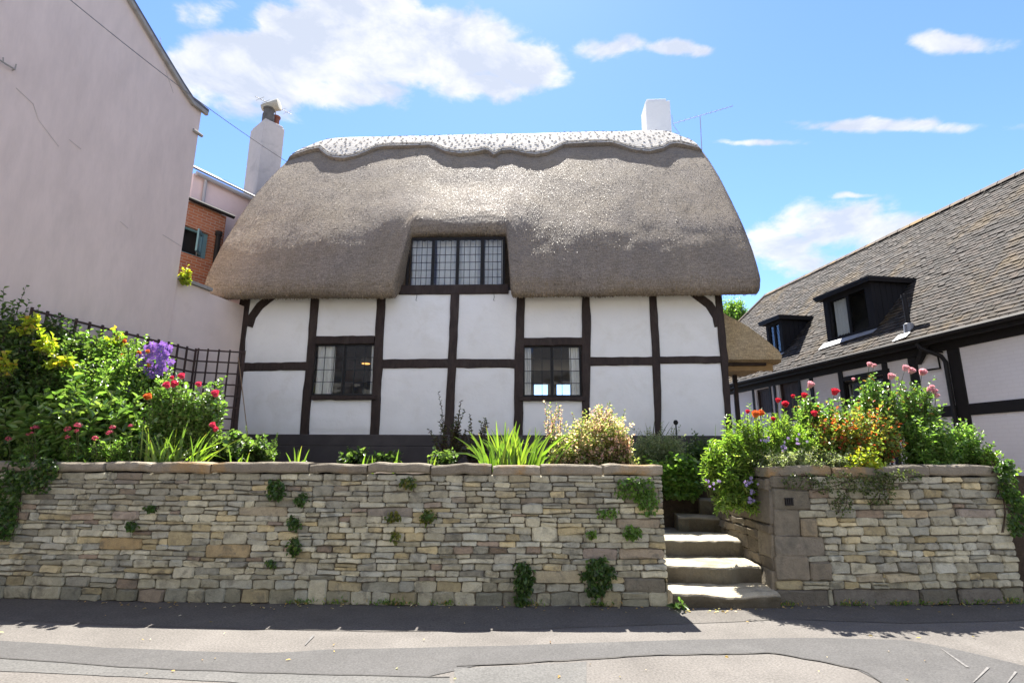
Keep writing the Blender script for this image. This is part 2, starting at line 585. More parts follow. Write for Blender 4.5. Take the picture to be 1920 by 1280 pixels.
def stone_colour(zrel):
    r = random.random()
    if r < 0.50: c = Vector((0.47, 0.39, 0.265))
    elif r < 0.72: c = Vector((0.41, 0.355, 0.265))
    elif r < 0.84: c = Vector((0.46, 0.345, 0.19))
    elif r < 0.94: c = Vector((0.36, 0.305, 0.225))
    else: c = Vector((0.30, 0.21, 0.145))
    c = c * random.uniform(0.66, 1.2)
    if zrel < 0.30:            # moss and splash dirt on the foot courses
        k = random.uniform(0.25, 0.8) * (1 - zrel / 0.32)
        c = c.lerp(Vector((0.09, 0.082, 0.052)), k)
    if zrel > 1.02 and random.random() < .75:           # weathered grey courses under the coping
        c = c.lerp(Vector((0.23, 0.195, 0.145)), random.uniform(.3, .75))
    return (c.x * 1.08, c.y * 1.22, c.z * 1.33)


def stone_geo(x0, x1, z0l, z1l, z0r, z1r, place, bulge, depth, col, mb):
    """one irregular rounded stone; corners may sit at different heights. place(x, z, out) -> point"""
    wd, ht = x1 - x0, min(z1l - z0l, z1r - z0r)
    r = min(0.017, min(wd, ht) * random.uniform(0.14, 0.30))
    j = lambda a: random.uniform(-a, a)
    a = min(0.009, ht * 0.11)
    zl = lambda t, lo: (z0l + (z0r - z0l) * t) if lo else (z1l + (z1r - z1l) * t)
    rx = r / wd
    o = [(x0 + r, zl(rx, 1) + j(a)), (x0 + wd * .5, zl(.5, 1) + j(a) - a * .2), (x1 - r, zl(1 - rx, 1) + j(a)), (x1 + j(a), z0r + r),
         (x1 + j(a), z1r - r), (x1 - r, zl(1 - rx, 0) + j(a)), (x0 + wd * .5, zl(.5, 0) + j(a) + a * .2), (x0 + r, zl(rx, 0) + j(a)),
         (x0 + j(a), z1l - r), (x0 + j(a), z0l + r)]
    n = len(o)
    cx = sum(p[0] for p in o) / n; cz = sum(p[1] for p in o) / n
    tx, tz = j(0.014), j(0.02)
    ins = min(0.016, ht * .22)
    vs = []
    for x, z in o: vs.append(place(x, z, -depth))
    for x, z in o: vs.append(place(x, z, bulge * 0.15 + j(0.003)))
    for x, z in o:
        dx_, dz_ = cx - x, cz - z
        L = math.hypot(dx_, dz_)
        k = ins * random.uniform(.7, 1.3) / max(L, 1e-4)
        vs.append(place(x + dx_ * k, z + dz_ * k, bulge + j(0.004) + tx * (x - cx) / wd + tz * (z - cz) / ht))
    fs = []
    for i in range(n):
        i2 = (i + 1) % n
        fs.append((i, i2, n + i2, n + i)); fs.append((n + i, n + i2, 2 * n + i2, 2 * n + i))
    fs.append(tuple(2 * n + i for i in range(n)))
    mb.add(vs, fs, col)


def lay_stones(L, H, rows, jumpers, seed, lmin=0.10, lmax=0.34, gap=0.007):
    """returns list of (x0,x1,z0l,z1l,z0r,z1r,colour or None)"""
    random.seed(seed)
    zs = [0.0]
    for h in rows: zs.append(zs[-1] + h)
    k = H / zs[-1]
    zs = [z * k for z in zs]
    nr = len(zs) - 1
    wob = lambda i, x: zs[i] + (0 if i in (0, nr) else 0.020 * fbm(x * 1.1, i * 3.7, seed) + 0.014 * fbm(x * 4.0, i * 9.1, seed))
    occ = [[] for _ in range(nr)]
    out = []
    def put(i, i2, x0, x1, col=None):
        g2 = gap * random.uniform(.5, 1.5) / 2
        out.append((x0 + g2, x1 - g2, wob(i, x0) + g2, wob(i2, x0) - g2, wob(i, x1) + g2, wob(i2, x1) - g2, col))
    for (x0, x1, z, span, col) in jumpers:
        i = min(range(nr - span + 1), key=lambda r: abs((zs[r] + zs[r + span]) / 2 - z))
        if any(a < x1 and b > x0 for r in range(i, i + span) for a, b in occ[r]): continue
        for r in range(i, i + span): occ[r].append((x0, x1))
        put(i, i + span, x0, x1, col)
    for i in range(nr):
        segs, x = [], 0.0
        for a, b in sorted(occ[i]):
            if a - x > 0.02: segs.append((x, a))
            x = b
        if L - x > 0.02: segs.append((x, L))
        for a, b in segs:
            x = a
            while x < b - 1e-6:
                l = random.triangular(lmin, lmax, lmin + (lmax - lmin) * .35)
                if (zs[i + 1] - zs[i]) > 0.085: l *= 1.25
                if b - x - l < lmin: l = b - x
                if l > lmax * 1.5: l = l / 2
                if zs[i + 1] - zs[i] > 0.06 and random.random() < 0.05:   # a pair of thin slips in one course
                    zm = 0.5
                    g2 = gap / 2
                    za0, za1, zb0, zb1 = wob(i, x), wob(i + 1, x), wob(i, x + l), wob(i + 1, x + l)
                    m0, m1 = za0 + (za1 - za0) * zm, zb0 + (zb1 - zb0) * zm
                    out.append((x + g2, x + l - g2, za0 + g2, m0 - g2 * .7, zb0 + g2, m1 - g2 * .7, None))
                    out.append((x + g2, x + l - g2, m0 + g2 * .7, za1 - g2, m1 + g2 * .7, zb1 - g2, None))
                else:
                    put(i, i + 1, x, x + l)
                x += l
    return out


def stone_wall(root, stones, place, limit=300, depth=0.10):
    order = sorted(range(len(stones)), key=lambda k: -(stones[k][1] - stones[k][0]) * (stones[k][3] - stones[k][2]))
    rest = MB()
    for n_, k in enumerate(order):
        x0, x1, a, b, c, d, col = stones[k]
        col = col or stone_colour((a + b) / 2)
        if n_ < limit:
            mb = MB()
            stone_geo(x0, x1, a, b, c, d, place, random.uniform(0.002, 0.034), depth, col, mb)
            mb.build('stone', M['stone'], root)
        else:
            stone_geo(x0, x1, a, b, c, d, place, random.uniform(0.0, 0.028), depth, col, rest)
    if rest.v:
        tag(rest.build('small_stone', M['stone'], root), kind='stuff')


# --- long wall
WL0 = -7.4
WL1 = STEP_XL
TOP = 1.395                                   # under side of the coping
lw = empty('stone_wall', (-3, YW(-3), 0), 'long dry stone garden wall with flat coping left of the steps', 'wall', 'roadside garden walls')
LWO = Vector(lw.location)
LL = WL1 - WL0


def place_lw(x, z, o):
    X = WL0 + x
    return Vector((X, YW(X) - o - 0.03 * (1 - z / 1.4), z)) - LWO


def xl(px, py):
    return W(px, py, YW(W(px, py, 6.4).x)).x - WL0


rows = []
random.seed(3)
rows += [0.15, 0.10]
while sum(rows) < 1.40:
    rows.append(random.choice([0.042, 0.052, 0.060, 0.064, 0.07, 0.08, 0.058]))
honey = (0.37, 0.275, 0.145)
jump = [(xl(190, 1020), xl(268, 1020), 0.60, 2, honey), (xl(387, 1032), xl(472, 1032), 0.53, 2, (0.36, 0.28, 0.16)),
        (xl(1160, 1030), xl(1243, 1030), 0.53, 2, (0.36, 0.30, 0.22)), (xl(1155, 970), xl(1236, 970), 0.85, 2, (0.33, 0.28, 0.21)),
        (xl(1092, 1030), xl(1156, 1030), 0.57, 2, (0.31, 0.26, 0.22)), (xl(1170, 912), xl(1233, 912), 1.15, 3, (0.27, 0.24, 0.19)),
        (xl(1170, 1095), xl(1247, 1095), 0.2, 2, (0.2, 0.18, 0.14)), (xl(340, 950), xl(384, 950), 0.96, 2, None), (xl(212, 965), xl(262, 965), 0.9, 2, (0.36, 0.3, 0.24)),
        (xl(1000, 1070), xl(1090, 1070), 0.33, 2, (0.38, 0.33, 0.22)), (xl(450, 950), xl(540, 950), 0.95, 2, (0.36, 0.31, 0.22)), (xl(690, 940), xl(775, 940), 1.0, 2, (0.26, 0.23, 0.19))]
for _ in range(34):
    x = random.uniform(0.1, LL - 0.5)
    jump.append((x, x + random.uniform(.17, .30), random.uniform(.1, 1.35), 2, None))
stones = lay_stones(LL, TOP, rows, jump, 21)
stone_wall(lw, stones, place_lw)
# core behind the stones
core = MB()
P0, P1 = [], []
for i in range(31):
    x = LL * i / 30
    P0.append((x, 0)); P1.append((x, TOP))
fr = [[place_lw(x if i not in (0, 30) else min(max(x, .01), LL - .03), z, -0.022) for i, (x, _) in enumerate(P0)] for z in (0.0, TOP - 0.004)]
bk = [[place_lw(x if i not in (0, 30) else min(max(x, .01), LL - .03), z, -0.36) for i, (x, _) in enumerate(P0)] for z in (TOP - 0.004, 0.0)]
core.grid(fr + bk)
core.grid([[fr[0][-1], bk[1][-1]], [fr[1][-1], bk[0][-1]]])
core.build('wall_core', M['mortar'], lw)


def coping(root, O, xs, face, thick, z_of, cols, over=0.035, depth=0.42):
    """flat slabs; face(x)->Y of wall face"""
    for i in range(len(xs) - 1):
        a, b = xs[i] + random.uniform(.004, .018), xs[i + 1] - random.uniform(.004, .018)
        mb = MB()
        nx = 9
        th = thick * random.uniform(.92, 1.1)
        zt0, zt1 = z_of(a) + random.uniform(-.014, .010), z_of(b) + random.uniform(-.014, .010)
        ov = over + random.uniform(-.012, .018)
        rows_ = [[] for _ in range(8)]
        for k in range(nx + 1):
            t = k / nx
            x = a + (b - a) * t
            e = min(t, 1 - t) * (b - a)
            rnd = 0.010 * math.exp(-e / 0.012)
            zt = zt0 + (zt1 - zt0) * t + 0.018 * fbm(x * 3, 1.0, root.location.x) - rnd
            zb = zt - th + rnd + 0.012 * fbm(x * 4, 7.0, 1.0)
            yf = face(x) - ov + 0.014 * fbm(x * 3.5, 5.0, 2.0) + rnd
            ch = 0.016 + 0.008 * fbm(x * 6, 2, 2)
            yb = face(x) + depth
            for r_, (y, z) in enumerate(((yb, zb), (yf + .02, zb), (yf, zb + .02), (yf - .004, (zb + zt) / 2), (yf, zt - ch), (yf + ch, zt), (yf + .2, zt + .004), (yb, zt - .005))):
                rows_[r_].append(Vector((x, y, z)) - O)
        mb.grid(rows_)
        for e_ in (0, -1):
            ring = [r_[e_] for r_ in rows_]
            mb.add(ring, [tuple(range(8)) if e_ else tuple(range(7, -1, -1))])
        mb.c = [cols()] * len(mb.v)
        mb.build('coping_stone', M['coping'], root)


random.seed(5)
pxs = [-330, -140, 20, 200, 287, 400, 582, 690, 808, 922, 1014, 1130, 1232]
cxs = [W(p, 868, 6.37 + .006 * W(p, 868, 6.4).x ** 2).x for p in pxs]
cxs[-1] = WL1 + 0.015
ctop = lambda x: 1.517 - 0.004 * max(0, x)
cpal = lambda: tuple(Vector((0.235, 0.205, 0.16)) * random.uniform(.8, 1.2))
coping(lw, LWO, cxs, YW, 0.108, ctop, cpal)

# --- short wall right of the steps, with a squared end pier and a return along the steps
rw = empty('stone_wall', (4.5, YW(4.5), 0), 'short stone garden wall with ivy right of the steps', 'wall', 'roadside garden walls')
RWO = Vector(rw.location)
RW0 = STEP_XR
RW1 = W(1893, 990, YW(5.9)).x
RL = RW1 - RW0


def place_rw(x, z, o):
    X = RW0 + x
    return Vector((X - 0.06 * max(0, 1 - z / 1.0) * max(0, 1 - x / .5), YW(X) - o - 0.03 * (1 - z / 1.4), z)) - RWO


def xr(px, py):
    return W(px, py, YW(W(px, py, 6.4).x)).x - RW0


random.seed(9)
rows = [0.16, 0.075, 0.07, 0.105, 0.06, 0.062, 0.07, 0.075, 0.10, 0.08, 0.085, 0.055, 0.055, 0.1, 0.062, 0.065]
pier = (0.225, 0.195, 0.148)
jump = [(0.0, 0.52, 0.08, 1, (.15, .135, .11)), (0.0, .36, 0.36, 3, pier), (.36, .60, .36, 2, pier), (0.0, .55, 0.62, 3, (.215, .19, .15)),
        (0.0, .30, .87, 3, (.19, .168, .13)), (.30, .50, .86, 2, (.27, .222, .15)), (0.0, .44, 1.1, 3, (.165, .148, .115)), (0, .5, 1.33, 2, (.17, .152, .118)),
        (xr(1560, 1113), xr(1720, 1113), 0.08, 1, (.17, .155, .13)), (xr(1722, 1113), xr(1790, 1113), 0.08, 1, (.15, .14, .11)), (xr(1792, 1113), xr(1875, 1113), 0.08, 1, (.17, .155, .13)),
        (xr(1690, 960), xr(1740, 960), 0.95, 1, (.42, .34, .22)), (xr(1655, 1063), xr(1718, 1063), 0.33, 1, (.42, .36, .24)), (xr(1600, 1063), xr(1650, 1063), 0.33, 1, (.40, .35, .25)),
        (xr(1740, 960), xr(1790, 960), 0.95, 1, (.37, .33, .24)), (xr(1792, 960), xr(1866, 960), .95, 1, (.31, .27, .23))]
H2 = 1.395
st = lay_stones(RL, H2, rows, jump, 44, 0.12, 0.30)
stone_wall(rw, st, place_rw, 260)
core = MB()
X0, X1 = RW0 + 0.03, RW1 - 0.03
rowsP = []
for (o, z) in ((-.022, 0), (-.022, H2 - .004), (-.36, H2 - .004), (-.36, 0)):
    rowsP.append([place_rw(X0 - RW0 + (X1 - X0) * i / 12, z, o) for i in range(13)])
core.grid(rowsP)
for e_ in (0, -1):
    core.add([r_[e_] for r_ in rowsP], [(0, 1, 2, 3)])
core.build('wall_core', M['mortar'], rw)
# return face beside the steps (faces the steps, runs back from the road)
RETL = 1.75


def place_ret(x, z, o):
    return Vector((RW0 - o - 0.02 - 0.05 * max(0, 1 - z / 1.0) * max(0, 1 - x / .5), YW(RW0) + 0.0 + x, z)) - RWO


st = lay_stones(RETL, 1.36, [.17, .16, .12, .15, .1, .09, .12, .1, .14, .11], [(0, .45, .25, 2, pier), (0, .38, .62, 2, pier), (0, .5, 1.0, 3, (.17, .15, .12))], 61, 0.16, 0.42)
st = [(a, b, c, d, e, f, g_ or tuple(Vector((.175, .15, .115)) * random.uniform(.75, 1.2))) for a, b, c, d, e, f, g_ in st]
stone_wall(rw, st, place_ret, 260)
core = MB()
core.box(RW0 + 0.004, RW0 + .24, YW(RW0) + 0.37, YW(RW0) + RETL, 0, 1.35)
core.v = [tuple(Vector(p) - RWO) for p in core.v]
core.build('return_core', M['mortar'], rw)
random.seed(15)
rc = [RW0 - 0.03, W(1560, 870, 6.4).x, W(1740, 870, 6.5).x, RW1 + 0.02]
coping(rw, RWO, rc, YW, 0.115, lambda x: 1.513 + 0.004 * (x - 3), lambda: tuple(Vector((0.19, 0.168, 0.133)) * random.uniform(.85, 1.15)))
# return coping
mb = MB()
mb.cbox(RW0 - 0.03, RW0 + .28, YW(RW0) + 0.43, YW(RW0) + RETL, 1.39, 1.5, .02, (0.22, 0.19, 0.16))
mb.v = [tuple(Vector(p) - RWO) for p in mb.v]
mb.build('coping_stone', M['coping'], rw)
# far end of the right wall turns back to the yard
mb = MB()
mb.cbox(RW1 - 0.38, RW1 - 0.02, YW(RW1) + 0.37, 8.4, 0, 1.5, .02, (0.25, 0.21, 0.17))
mb.v = [tuple(Vector(p) - RWO) for p in mb.v]
mb.build('end_return', M['coping'], rw)
# small dark vent grille set into the pier
mb = MB()
c = place_rw(xr(1480, 940), 0, 0)
p = W(1480, 940, YW(2.9) - .03)
for i in range(4):
    mb.box(p.x - .045 + i * .024, p.x - .03 + i * .024, YW(p.x) - .052, YW(p.x) - .02, p.z - .035, p.z + .035)
mb.box(p.x - .05, p.x + .05, YW(p.x) - .047, YW(p.x) - .03, p.z - .042, p.z - .035)
mb.box(p.x - .05, p.x + .05, YW(p.x) - .047, YW(p.x) - .03, p.z + .035, p.z + .042)
mb.v = [tuple(Vector(q_) - RWO) for q_ in mb.v]
mb.build('vent_grille', M['black'], rw)

# ================================================================== steps
M['stepstone'] = material('step_stone', (1, 1, 1), 0.9, use_col=True, var=0.25, vscale=4, tint2=(0.13, 0.125, 0.10), var2=0.65, v2scale=2.2, bump=0.7, bscale=25, bdist=0.02, grain=(80, 0.18), spec=0.15)
stp = empty('garden_steps', ((STEP_XL + STEP_XR) / 2, 6.4, 0), 'worn stone steps climbing between the two garden walls', 'steps')
SO = Vector(stp.location)


def slab(name, x0, x1, y0, y1, z0, z1, wear, col, rot=0.0, c=None):
    mb = MB()
    nx, ny = 24, 8
    top = []
    for j in range(ny + 1):
        r_ = []
        for i in range(nx + 1):
            u, v = i / nx, j / ny
            x, y = x0 + (x1 - x0) * u, y0 + (y1 - y0) * v
            z = z1 - wear * math.exp(-((u - .55) / .28) ** 2) * (1 - .6 * v) + 0.011 * fbm(x * 5, y * 5, z1)
            yy = y + (0.022 * fbm(x * 5, 3, z1 * 7) if j == 0 else 0)
            if j == 0: z -= 0.018
            r_.append(Vector((x, yy, z)))
        top.append(r_)
    nose = [Vector((p.x, p.y - .012 + .01 * fbm(p.x * 7, 2, z0), p.z - .02)) for p in top[0]]
    mid = [Vector((p.x, p.y + .004 + .012 * fbm(p.x * 5, 8, z0), (p.z + z0) / 2)) for p in top[0]]
    low = [Vector((p.x, p.y + .012 + .012 * fbm(p.x * 6, 1, z0), z0)) for p in top[0]]
    back = [Vector((p.x, p.y, z0)) for p in top[-1]]
    rows_ = [low, mid, nose] + top + [back]
    mb.grid(rows_)
    for e_ in (0, -1):
        ring = [r_[e_] for r_ in rows_]
        mb.add(ring, [tuple(range(len(ring)))])
    T = Matrix.Identity(4)
    if rot:
        T = Matrix.Translation(c) @ Matrix.Rotation(rot, 4, 'Z') @ Matrix.Translation(-Vector(c))
    mb.v = [tuple((T @ Vector(p)) - SO) for p in mb.v]
    riser_col = Vector(col).lerp(Vector((.050, .042, .030)), .9)          # risers and nosing much darker than the treads
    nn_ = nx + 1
    mb.c = [tuple(riser_col)] * (2 * nn_) + [tuple(Vector(col).lerp(riser_col, .85))] * nn_ + [col] * (len(mb.v) - 3 * nn_)
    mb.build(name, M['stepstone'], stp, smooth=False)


s1 = (0.40, 0.355, 0.265)
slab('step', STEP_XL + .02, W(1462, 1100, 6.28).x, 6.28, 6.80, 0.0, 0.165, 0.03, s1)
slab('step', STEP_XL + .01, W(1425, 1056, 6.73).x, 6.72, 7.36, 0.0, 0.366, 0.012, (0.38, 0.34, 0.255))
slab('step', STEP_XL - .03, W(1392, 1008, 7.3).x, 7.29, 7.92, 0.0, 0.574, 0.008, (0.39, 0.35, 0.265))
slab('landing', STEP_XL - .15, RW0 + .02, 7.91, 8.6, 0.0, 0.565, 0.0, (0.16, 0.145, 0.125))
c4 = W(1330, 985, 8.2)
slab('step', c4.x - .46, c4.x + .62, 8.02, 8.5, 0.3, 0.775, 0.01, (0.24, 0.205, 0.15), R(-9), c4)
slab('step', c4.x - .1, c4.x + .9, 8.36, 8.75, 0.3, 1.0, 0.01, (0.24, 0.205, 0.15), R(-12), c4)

# ================================================================== thatched cottage
Z0 = 1.40
CL = W(450, 690, 11.55)
CR = W(1358, 690, 11.05)
cu = Vector((CR.x - CL.x, CR.y - CL.y, 0)).normalized()
cv = Vector((-cu.y, cu.x, 0))                         # into the house
CW = (Vector((CR.x, CR.y, 0)) - Vector((CL.x, CL.y, 0))).length
CO = Vector((CL.x, CL.y, 0)) + cu * CW / 2
CO.z = Z0
cot = empty('thatched_cottage', CO, 'white timber framed cottage with steep grey thatched roof', 'cottage', rz=math.atan2(cu.y, cu.x))


def fac(px, py, out=0.0):
    p = Wp(px, py, CO - cv * out, cv) - CO
    return p.dot(cu), p.z


def cloc(p):
    p = Vector(p) - CO
    return Vector((p.dot(cu), p.dot(cv), p.z))


def beam(rows_, out, back=-0.05, name='post', amp=0.013, mat=None, vertical=True, n=14):
    """rows_: [(lo, hi, along)] in local facade coords; built as a wobbly bevelled timber"""
    al = [r_[2] for r_ in rows_]
    f = lambda k, t: float(np.interp(t, al, [r_[k] for r_ in rows_]))
    mb = MB()
    ring = []
    sd_ = random.uniform(0, 50)
    for i in range(n + 1):
        t = al[0] + (al[-1] - al[0]) * i / n
        lo = f(0, t) + amp * fbm(t * 3.0, sd_, 1) + amp * .6 * fbm(t * 9, sd_, 2)
        hi = f(1, t) + amp * fbm(t * 3.0, sd_, 5) + amp * .6 * fbm(t * 9, sd_, 6)
        o = out + 0.004 * fbm(t * 4, sd_, 8)
        ch = 0.012
        sec = [(lo, back), (lo, o - ch), (lo + ch, o), (hi - ch, o), (hi, o - ch), (hi, back)]
        ring.append([Vector((a, -b, t)) if vertical else Vector((t, -b, a)) for a, b in sec])
    mb.grid(ring, flip=not vertical)
    for e_ in (0, -1):
        mb.add(ring[e_], [tuple(range(6)) if (e_ == 0) == vertical else tuple(range(5, -1, -1))])
    return mb.build(name, mat or M['timber'], cot)


OUT = 0.04
def post_px(rows_, out=OUT):
    r_ = []
    for (a, b, y) in rows_:
        u0, z = fac(a, y, out); u1, _ = fac(b, y, out)
        r_.append((u0, u1, z))
    r_.sort(key=lambda k: k[2])
    # run up behind the thatch
    lo, hi, z = r_[-1]
    r_.append((lo, hi, max(z + 0.02, 5.28 - Z0)))
    r_[0] = (r_[0][0], r_[0][1], ZP - 0.002)
    return beam(r_, out)


def rail_px(rows_, out=OUT - 0.004, name='rail'):
    r_ = []
    for (x, yt, yb) in rows_:
        u, zt = fac(x, yt, out); _, zb = fac(x, yb, out)
        r_.append((zb, zt, u))
    return beam(r_, out, name=name, vertical=False, amp=0.011)


random.seed(12)
ZP = fac(900, 815)[1]          # top of plinth
posts = [
    [(449, 468, 562), (441, 458, 640), (436, 452, 700), (428, 444, 815)],
    [(582, 597, 559), (577, 592, 631), (573, 587, 690), (567, 583, 732), (561, 577.5, 815)],
    [(706, 723, 555), (700, 717, 674), (697, 714, 740), (693, 710, 815)],
    [(845, 861, 550), (840, 856, 674), (836, 852, 745), (832, 849, 815)],
    [(969, 984, 560), (964.5, 982, 682), (963.6, 980, 815)],
    [(1092, 1106, 556), (1092, 1109, 600), (1091, 1107, 682), (1092, 1106, 768), (1094, 1106, 815)],
    [(1216.5, 1231, 556), (1222, 1237, 640), (1224, 1239, 690), (1228, 1240, 760), (1229, 1240, 815)],
    [(1341, 1354, 554), (1347, 1361, 621), (1352, 1366, 676), (1360, 1371, 774), (1363, 1374, 815)]]
for p_ in posts:
    post_px(p_)
pc = [fac((p_[len(p_) // 2][0] + p_[len(p_) // 2][1]) / 2, p_[len(p_) // 2][2])[0] for p_ in posts]
rails = [[(455, 680, 696), (580, 678, 693)], [(712, 673.5, 690), (845, 672, 689)], [(852, 672.5, 689), (972, 673, 689)],
         [(1101, 669, 685), (1229, 668.5, 684)], [(1232, 668, 681), (1359, 667, 680)]]
for r_ in rails:
    rail_px(r_)
wins = [dict(i=1, L=592, Rr=697, T=645, B=741, cols=3), dict(i=4, L=982.5, Rr=1089, T=648, B=743, cols=3)]
for wd in wins:
    rail_px([(wd['L'] - 6, wd['T'] - 15, wd['T']), (wd['Rr'] + 5, wd['T'] - 16, wd['T'] - 1)], OUT - 0.002, 'lintel')
    rail_px([(wd['L'] - 8, wd['B'], wd['B'] + 8), (wd['Rr'] + 7, wd['B'], wd['B'] + 8)], OUT + 0.045, 'window_sill')
# curved braces
for (pts, ws) in (([(466, 612), (474, 594), (488, 574), (506, 560)], 16), ([(1349, 612), (1343, 594), (1329, 572), (1308, 556)], 16)):
    mb = MB()
    ring = []
    P = [Vector((fac(x, y)[0], 0, fac(x, y)[1])) for x, y in pts]
    P.append(P[-1] + (P[-1] - P[-2]) * .5)
    hw = 0.5 * ws / 1000 * 11.6
    for i, c in enumerate(P):
        d = (P[min(i + 1, len(P) - 1)] - P[max(i - 1, 0)]).normalized()
        nrm = Vector((-d.z, 0, d.x))
        k = hw * (1.25 if i == 0 else 1)
        o = OUT - 0.007
        ring.append([c - nrm * k + Vector((0, .05, 0)), c - nrm * k + Vector((0, -o, 0)), c + nrm * k + Vector((0, -o, 0)), c + nrm * k + Vector((0, .05, 0))])
    mb.grid(ring, flip=True)
    mb.build('brace', M['timber'], cot)
# plinth
ul, ur = fac(428, 815)[0] - 0.02, fac(1372, 815)[0] + 0.02
mb = MB()
mb.cbox(ul, ur, -0.055, 0.25, ZP - .24, ZP - 0.001, .012)
mb.build('sole_plate', M['plinth'], cot)
mb = MB()
mb.cbox(ul - .01, ur + .01, -0.085, 0.25, -0.6, ZP - .2405, .012)
mb.build('plinth', M['plinth'], cot)

# infill panels
ZT = 5.31 - Z0
zr = [fac((posts[i][0][0] + posts[i + 1][0][0]) / 2, 681)[1] for i in range(7)]
def panel(u0, u1, z0, z1):
    mb = MB()
    nx, nz = 14, 14
    rows_ = []
    sd_ = random.uniform(0, 90)
    for j in range(nz + 1):
        r_ = []
        for i in range(nx + 1):
            a, b = i / nx, j / nz
            x, z = u0 + (u1 - u0) * a, z0 + (z1 - z0) * b
            e = min(min(a, 1 - a) * (u1 - u0) - .06, min(b, 1 - b) * (z1 - z0) - .05)
            o = -0.012 + 0.03 * (1 - math.exp(-max(e, 0) / 0.07)) + 0.017 * fbm(x * 2.2, z * 2.2, sd_)
            r_.append(Vector((x, -o, z)))
        rows_.append(r_)
    mb.grid(rows_)
    mb.build('infill_panel', M['plaster'], cot, smooth=True)


for i in range(7):
    a, b = pc[i], pc[i + 1]
    wd = next((w_ for w_ in wins if w_['i'] == i), None)
    g2 = 0.002
    if wd:
        zt = fac(wd['L'], wd['T'] - 8)[1]; zb = fac(wd['L'], wd['B'] + 4)[1]
        panel(a + g2, b - g2, ZP - .02, zb - g2)
        panel(a + g2, b - g2, zt + g2, ZT)
    else:
        top = ZT
        if i in (2, 3):
            top = fac(850, 545)[1]
        panel(a + g2, b - g2, ZP - .02, zr[i] - g2)
        panel(a + g2, b - g2, zr[i] + g2, top)

# side and rear walls, floors (rear wall has two openings that give the bright squares seen through the right window)
DEP = 8.3
def solid(name, mat, *boxes):
    mb = MB()
    for b_ in boxes: mb.box(*b_)
    return mb.build(name, mat, cot)


hwid = CW / 2
solid('side_wall', M['plaster'], (-hwid - .02, -hwid + .14, 0.03, DEP, -0.5, ZT))
solid('side_wall', M['plaster'], (hwid - .14, hwid + .02, 0.03, DEP, -0.5, ZT))
uA, uB = pc[4] + .15, pc[5] + 1.7
zo0, zo1 = 1.72, 2.82
# two rear windows
o1 = (uA + .12, uA + .62); o2 = (uA + .95, uA + 1.95)
solid('rear_wall', M['room'], (-hwid, hwid, DEP, DEP + .15, -.5, zo0), (-hwid, hwid, DEP, DEP + .15, zo1, ZT), (-hwid, o1[0], DEP, DEP + .15, zo0, zo1),
      (o1[1], o2[0], DEP, DEP + .15, zo0, zo1), (o2[1], hwid, DEP, DEP + .15, zo0, zo1))
solid('ground_floor', M['floorboard'], (-hwid + .14, hwid - .14, 0.26, DEP, -.2, 0.3))
solid('ceiling', M['room'], (-hwid + .14, hwid - .14, 0.06, DEP, 3.32, 3.4))
solid('ceiling_beam', M['timber'], (-hwid + .14, hwid - .14, 2.2, 2.45, 3.04, 3.318))
solid('inner_wall', M['room'], (-hwid + .14, hwid - .14, 0.16, 0.2, 0.3, .75))
solid('partition', M['room'], (pc[2] + .3, pc[2] + .4, 0.2, DEP, 0.3, 3.3))


def window(L, Rr, T, B, out, lights, cols, rws, fw, name='window'):
    """leaded casement window: L..Rr, B..T local extents; lights [(u0,u1)]"""
    fr_ = MB()
    d0, d1 = -out - 0.03, -out + 0.05
    fr_.cbox(L, L + fw, d0, d1, B, T, .006); fr_.cbox(Rr - fw, Rr, d0, d1, B, T, .006)
    fr_.cbox(L + fw, Rr - fw, d0 + .002, d1, T - fw, T, .006); fr_.cbox(L + fw, Rr - fw, d0 + .002, d1, B, B + fw, .006)
    for i in range(len(lights) - 1):
        fr_.cbox(lights[i][1], lights[i + 1][0], d0 + .004, d1, B + fw, T - fw, .006)
    win = fr_.build(name, M['black'], cot)
    pm = {}
    for (a, b) in lights:
        z0, z1 = B + fw, T - fw
        bars = MB()
        pw, ph = (b - a) / cols, (z1 - z0) / rws
        for i in range(1, cols):
            bars.box(a + pw * i - .0055, a + pw * i + .0055, -out - .008, -out + .008, z0, z1)
        for j in range(1, rws):
            bars.box(a, b, -out - .007, -out + .007, z0 + ph * j - .0055, z0 + ph * j + .0055)
        for (x0, x1) in ((a, a + .014), (b - .014, b)):
            bars.box(x0, x1, -out - .012, -out + .012, z0, z1)
        for (y0, y1) in ((z0, z0 + .014), (z1 - .014, z1)):
            bars.box(a + .014, b - .014, -out - .011, -out + .011, y0, y1)
        bars.build('lead_lattice', M['lead'], win)
        for i in range(cols):
            for j in range(rws):
                mb = MB()
                c = Vector((a + pw * (i + .5), -out, z0 + ph * (j + .5)))
                tx, ty = random.gauss(0, .012), random.gauss(0, .012)
                vs = []
                for sx, sz in ((-1, -1), (1, -1), (1, 1), (-1, 1)):
                    vs.append(c + Vector((sx * pw / 2, sx * pw / 2 * tx + sz * ph / 2 * ty, sz * ph / 2)))
                mb.add(vs, [(0, 1, 2, 3)])
                mb.build('pane', M['glass'], win)
    return win


def curtain(u0, u1, z0, z1, y, folds, name='curtain', amp=0.03):
    mb = MB()
    n = folds * 8
    rows_ = []
    ph = random.uniform(0, 6)
    for z in (z0, (z0 + z1) / 2, z1):
        r_ = []
        for i in range(n + 1):
            t = i / n
            r_.append(Vector((u0 + (u1 - u0) * t + .01 * math.sin(z * 3 + ph), y + amp * math.sin(t * folds * 2 * math.pi + ph + .3 * z), z)))
        rows_.append(r_)
    mb.grid(rows_)
    return mb.build(name, M['curtain'], cot, smooth=True)


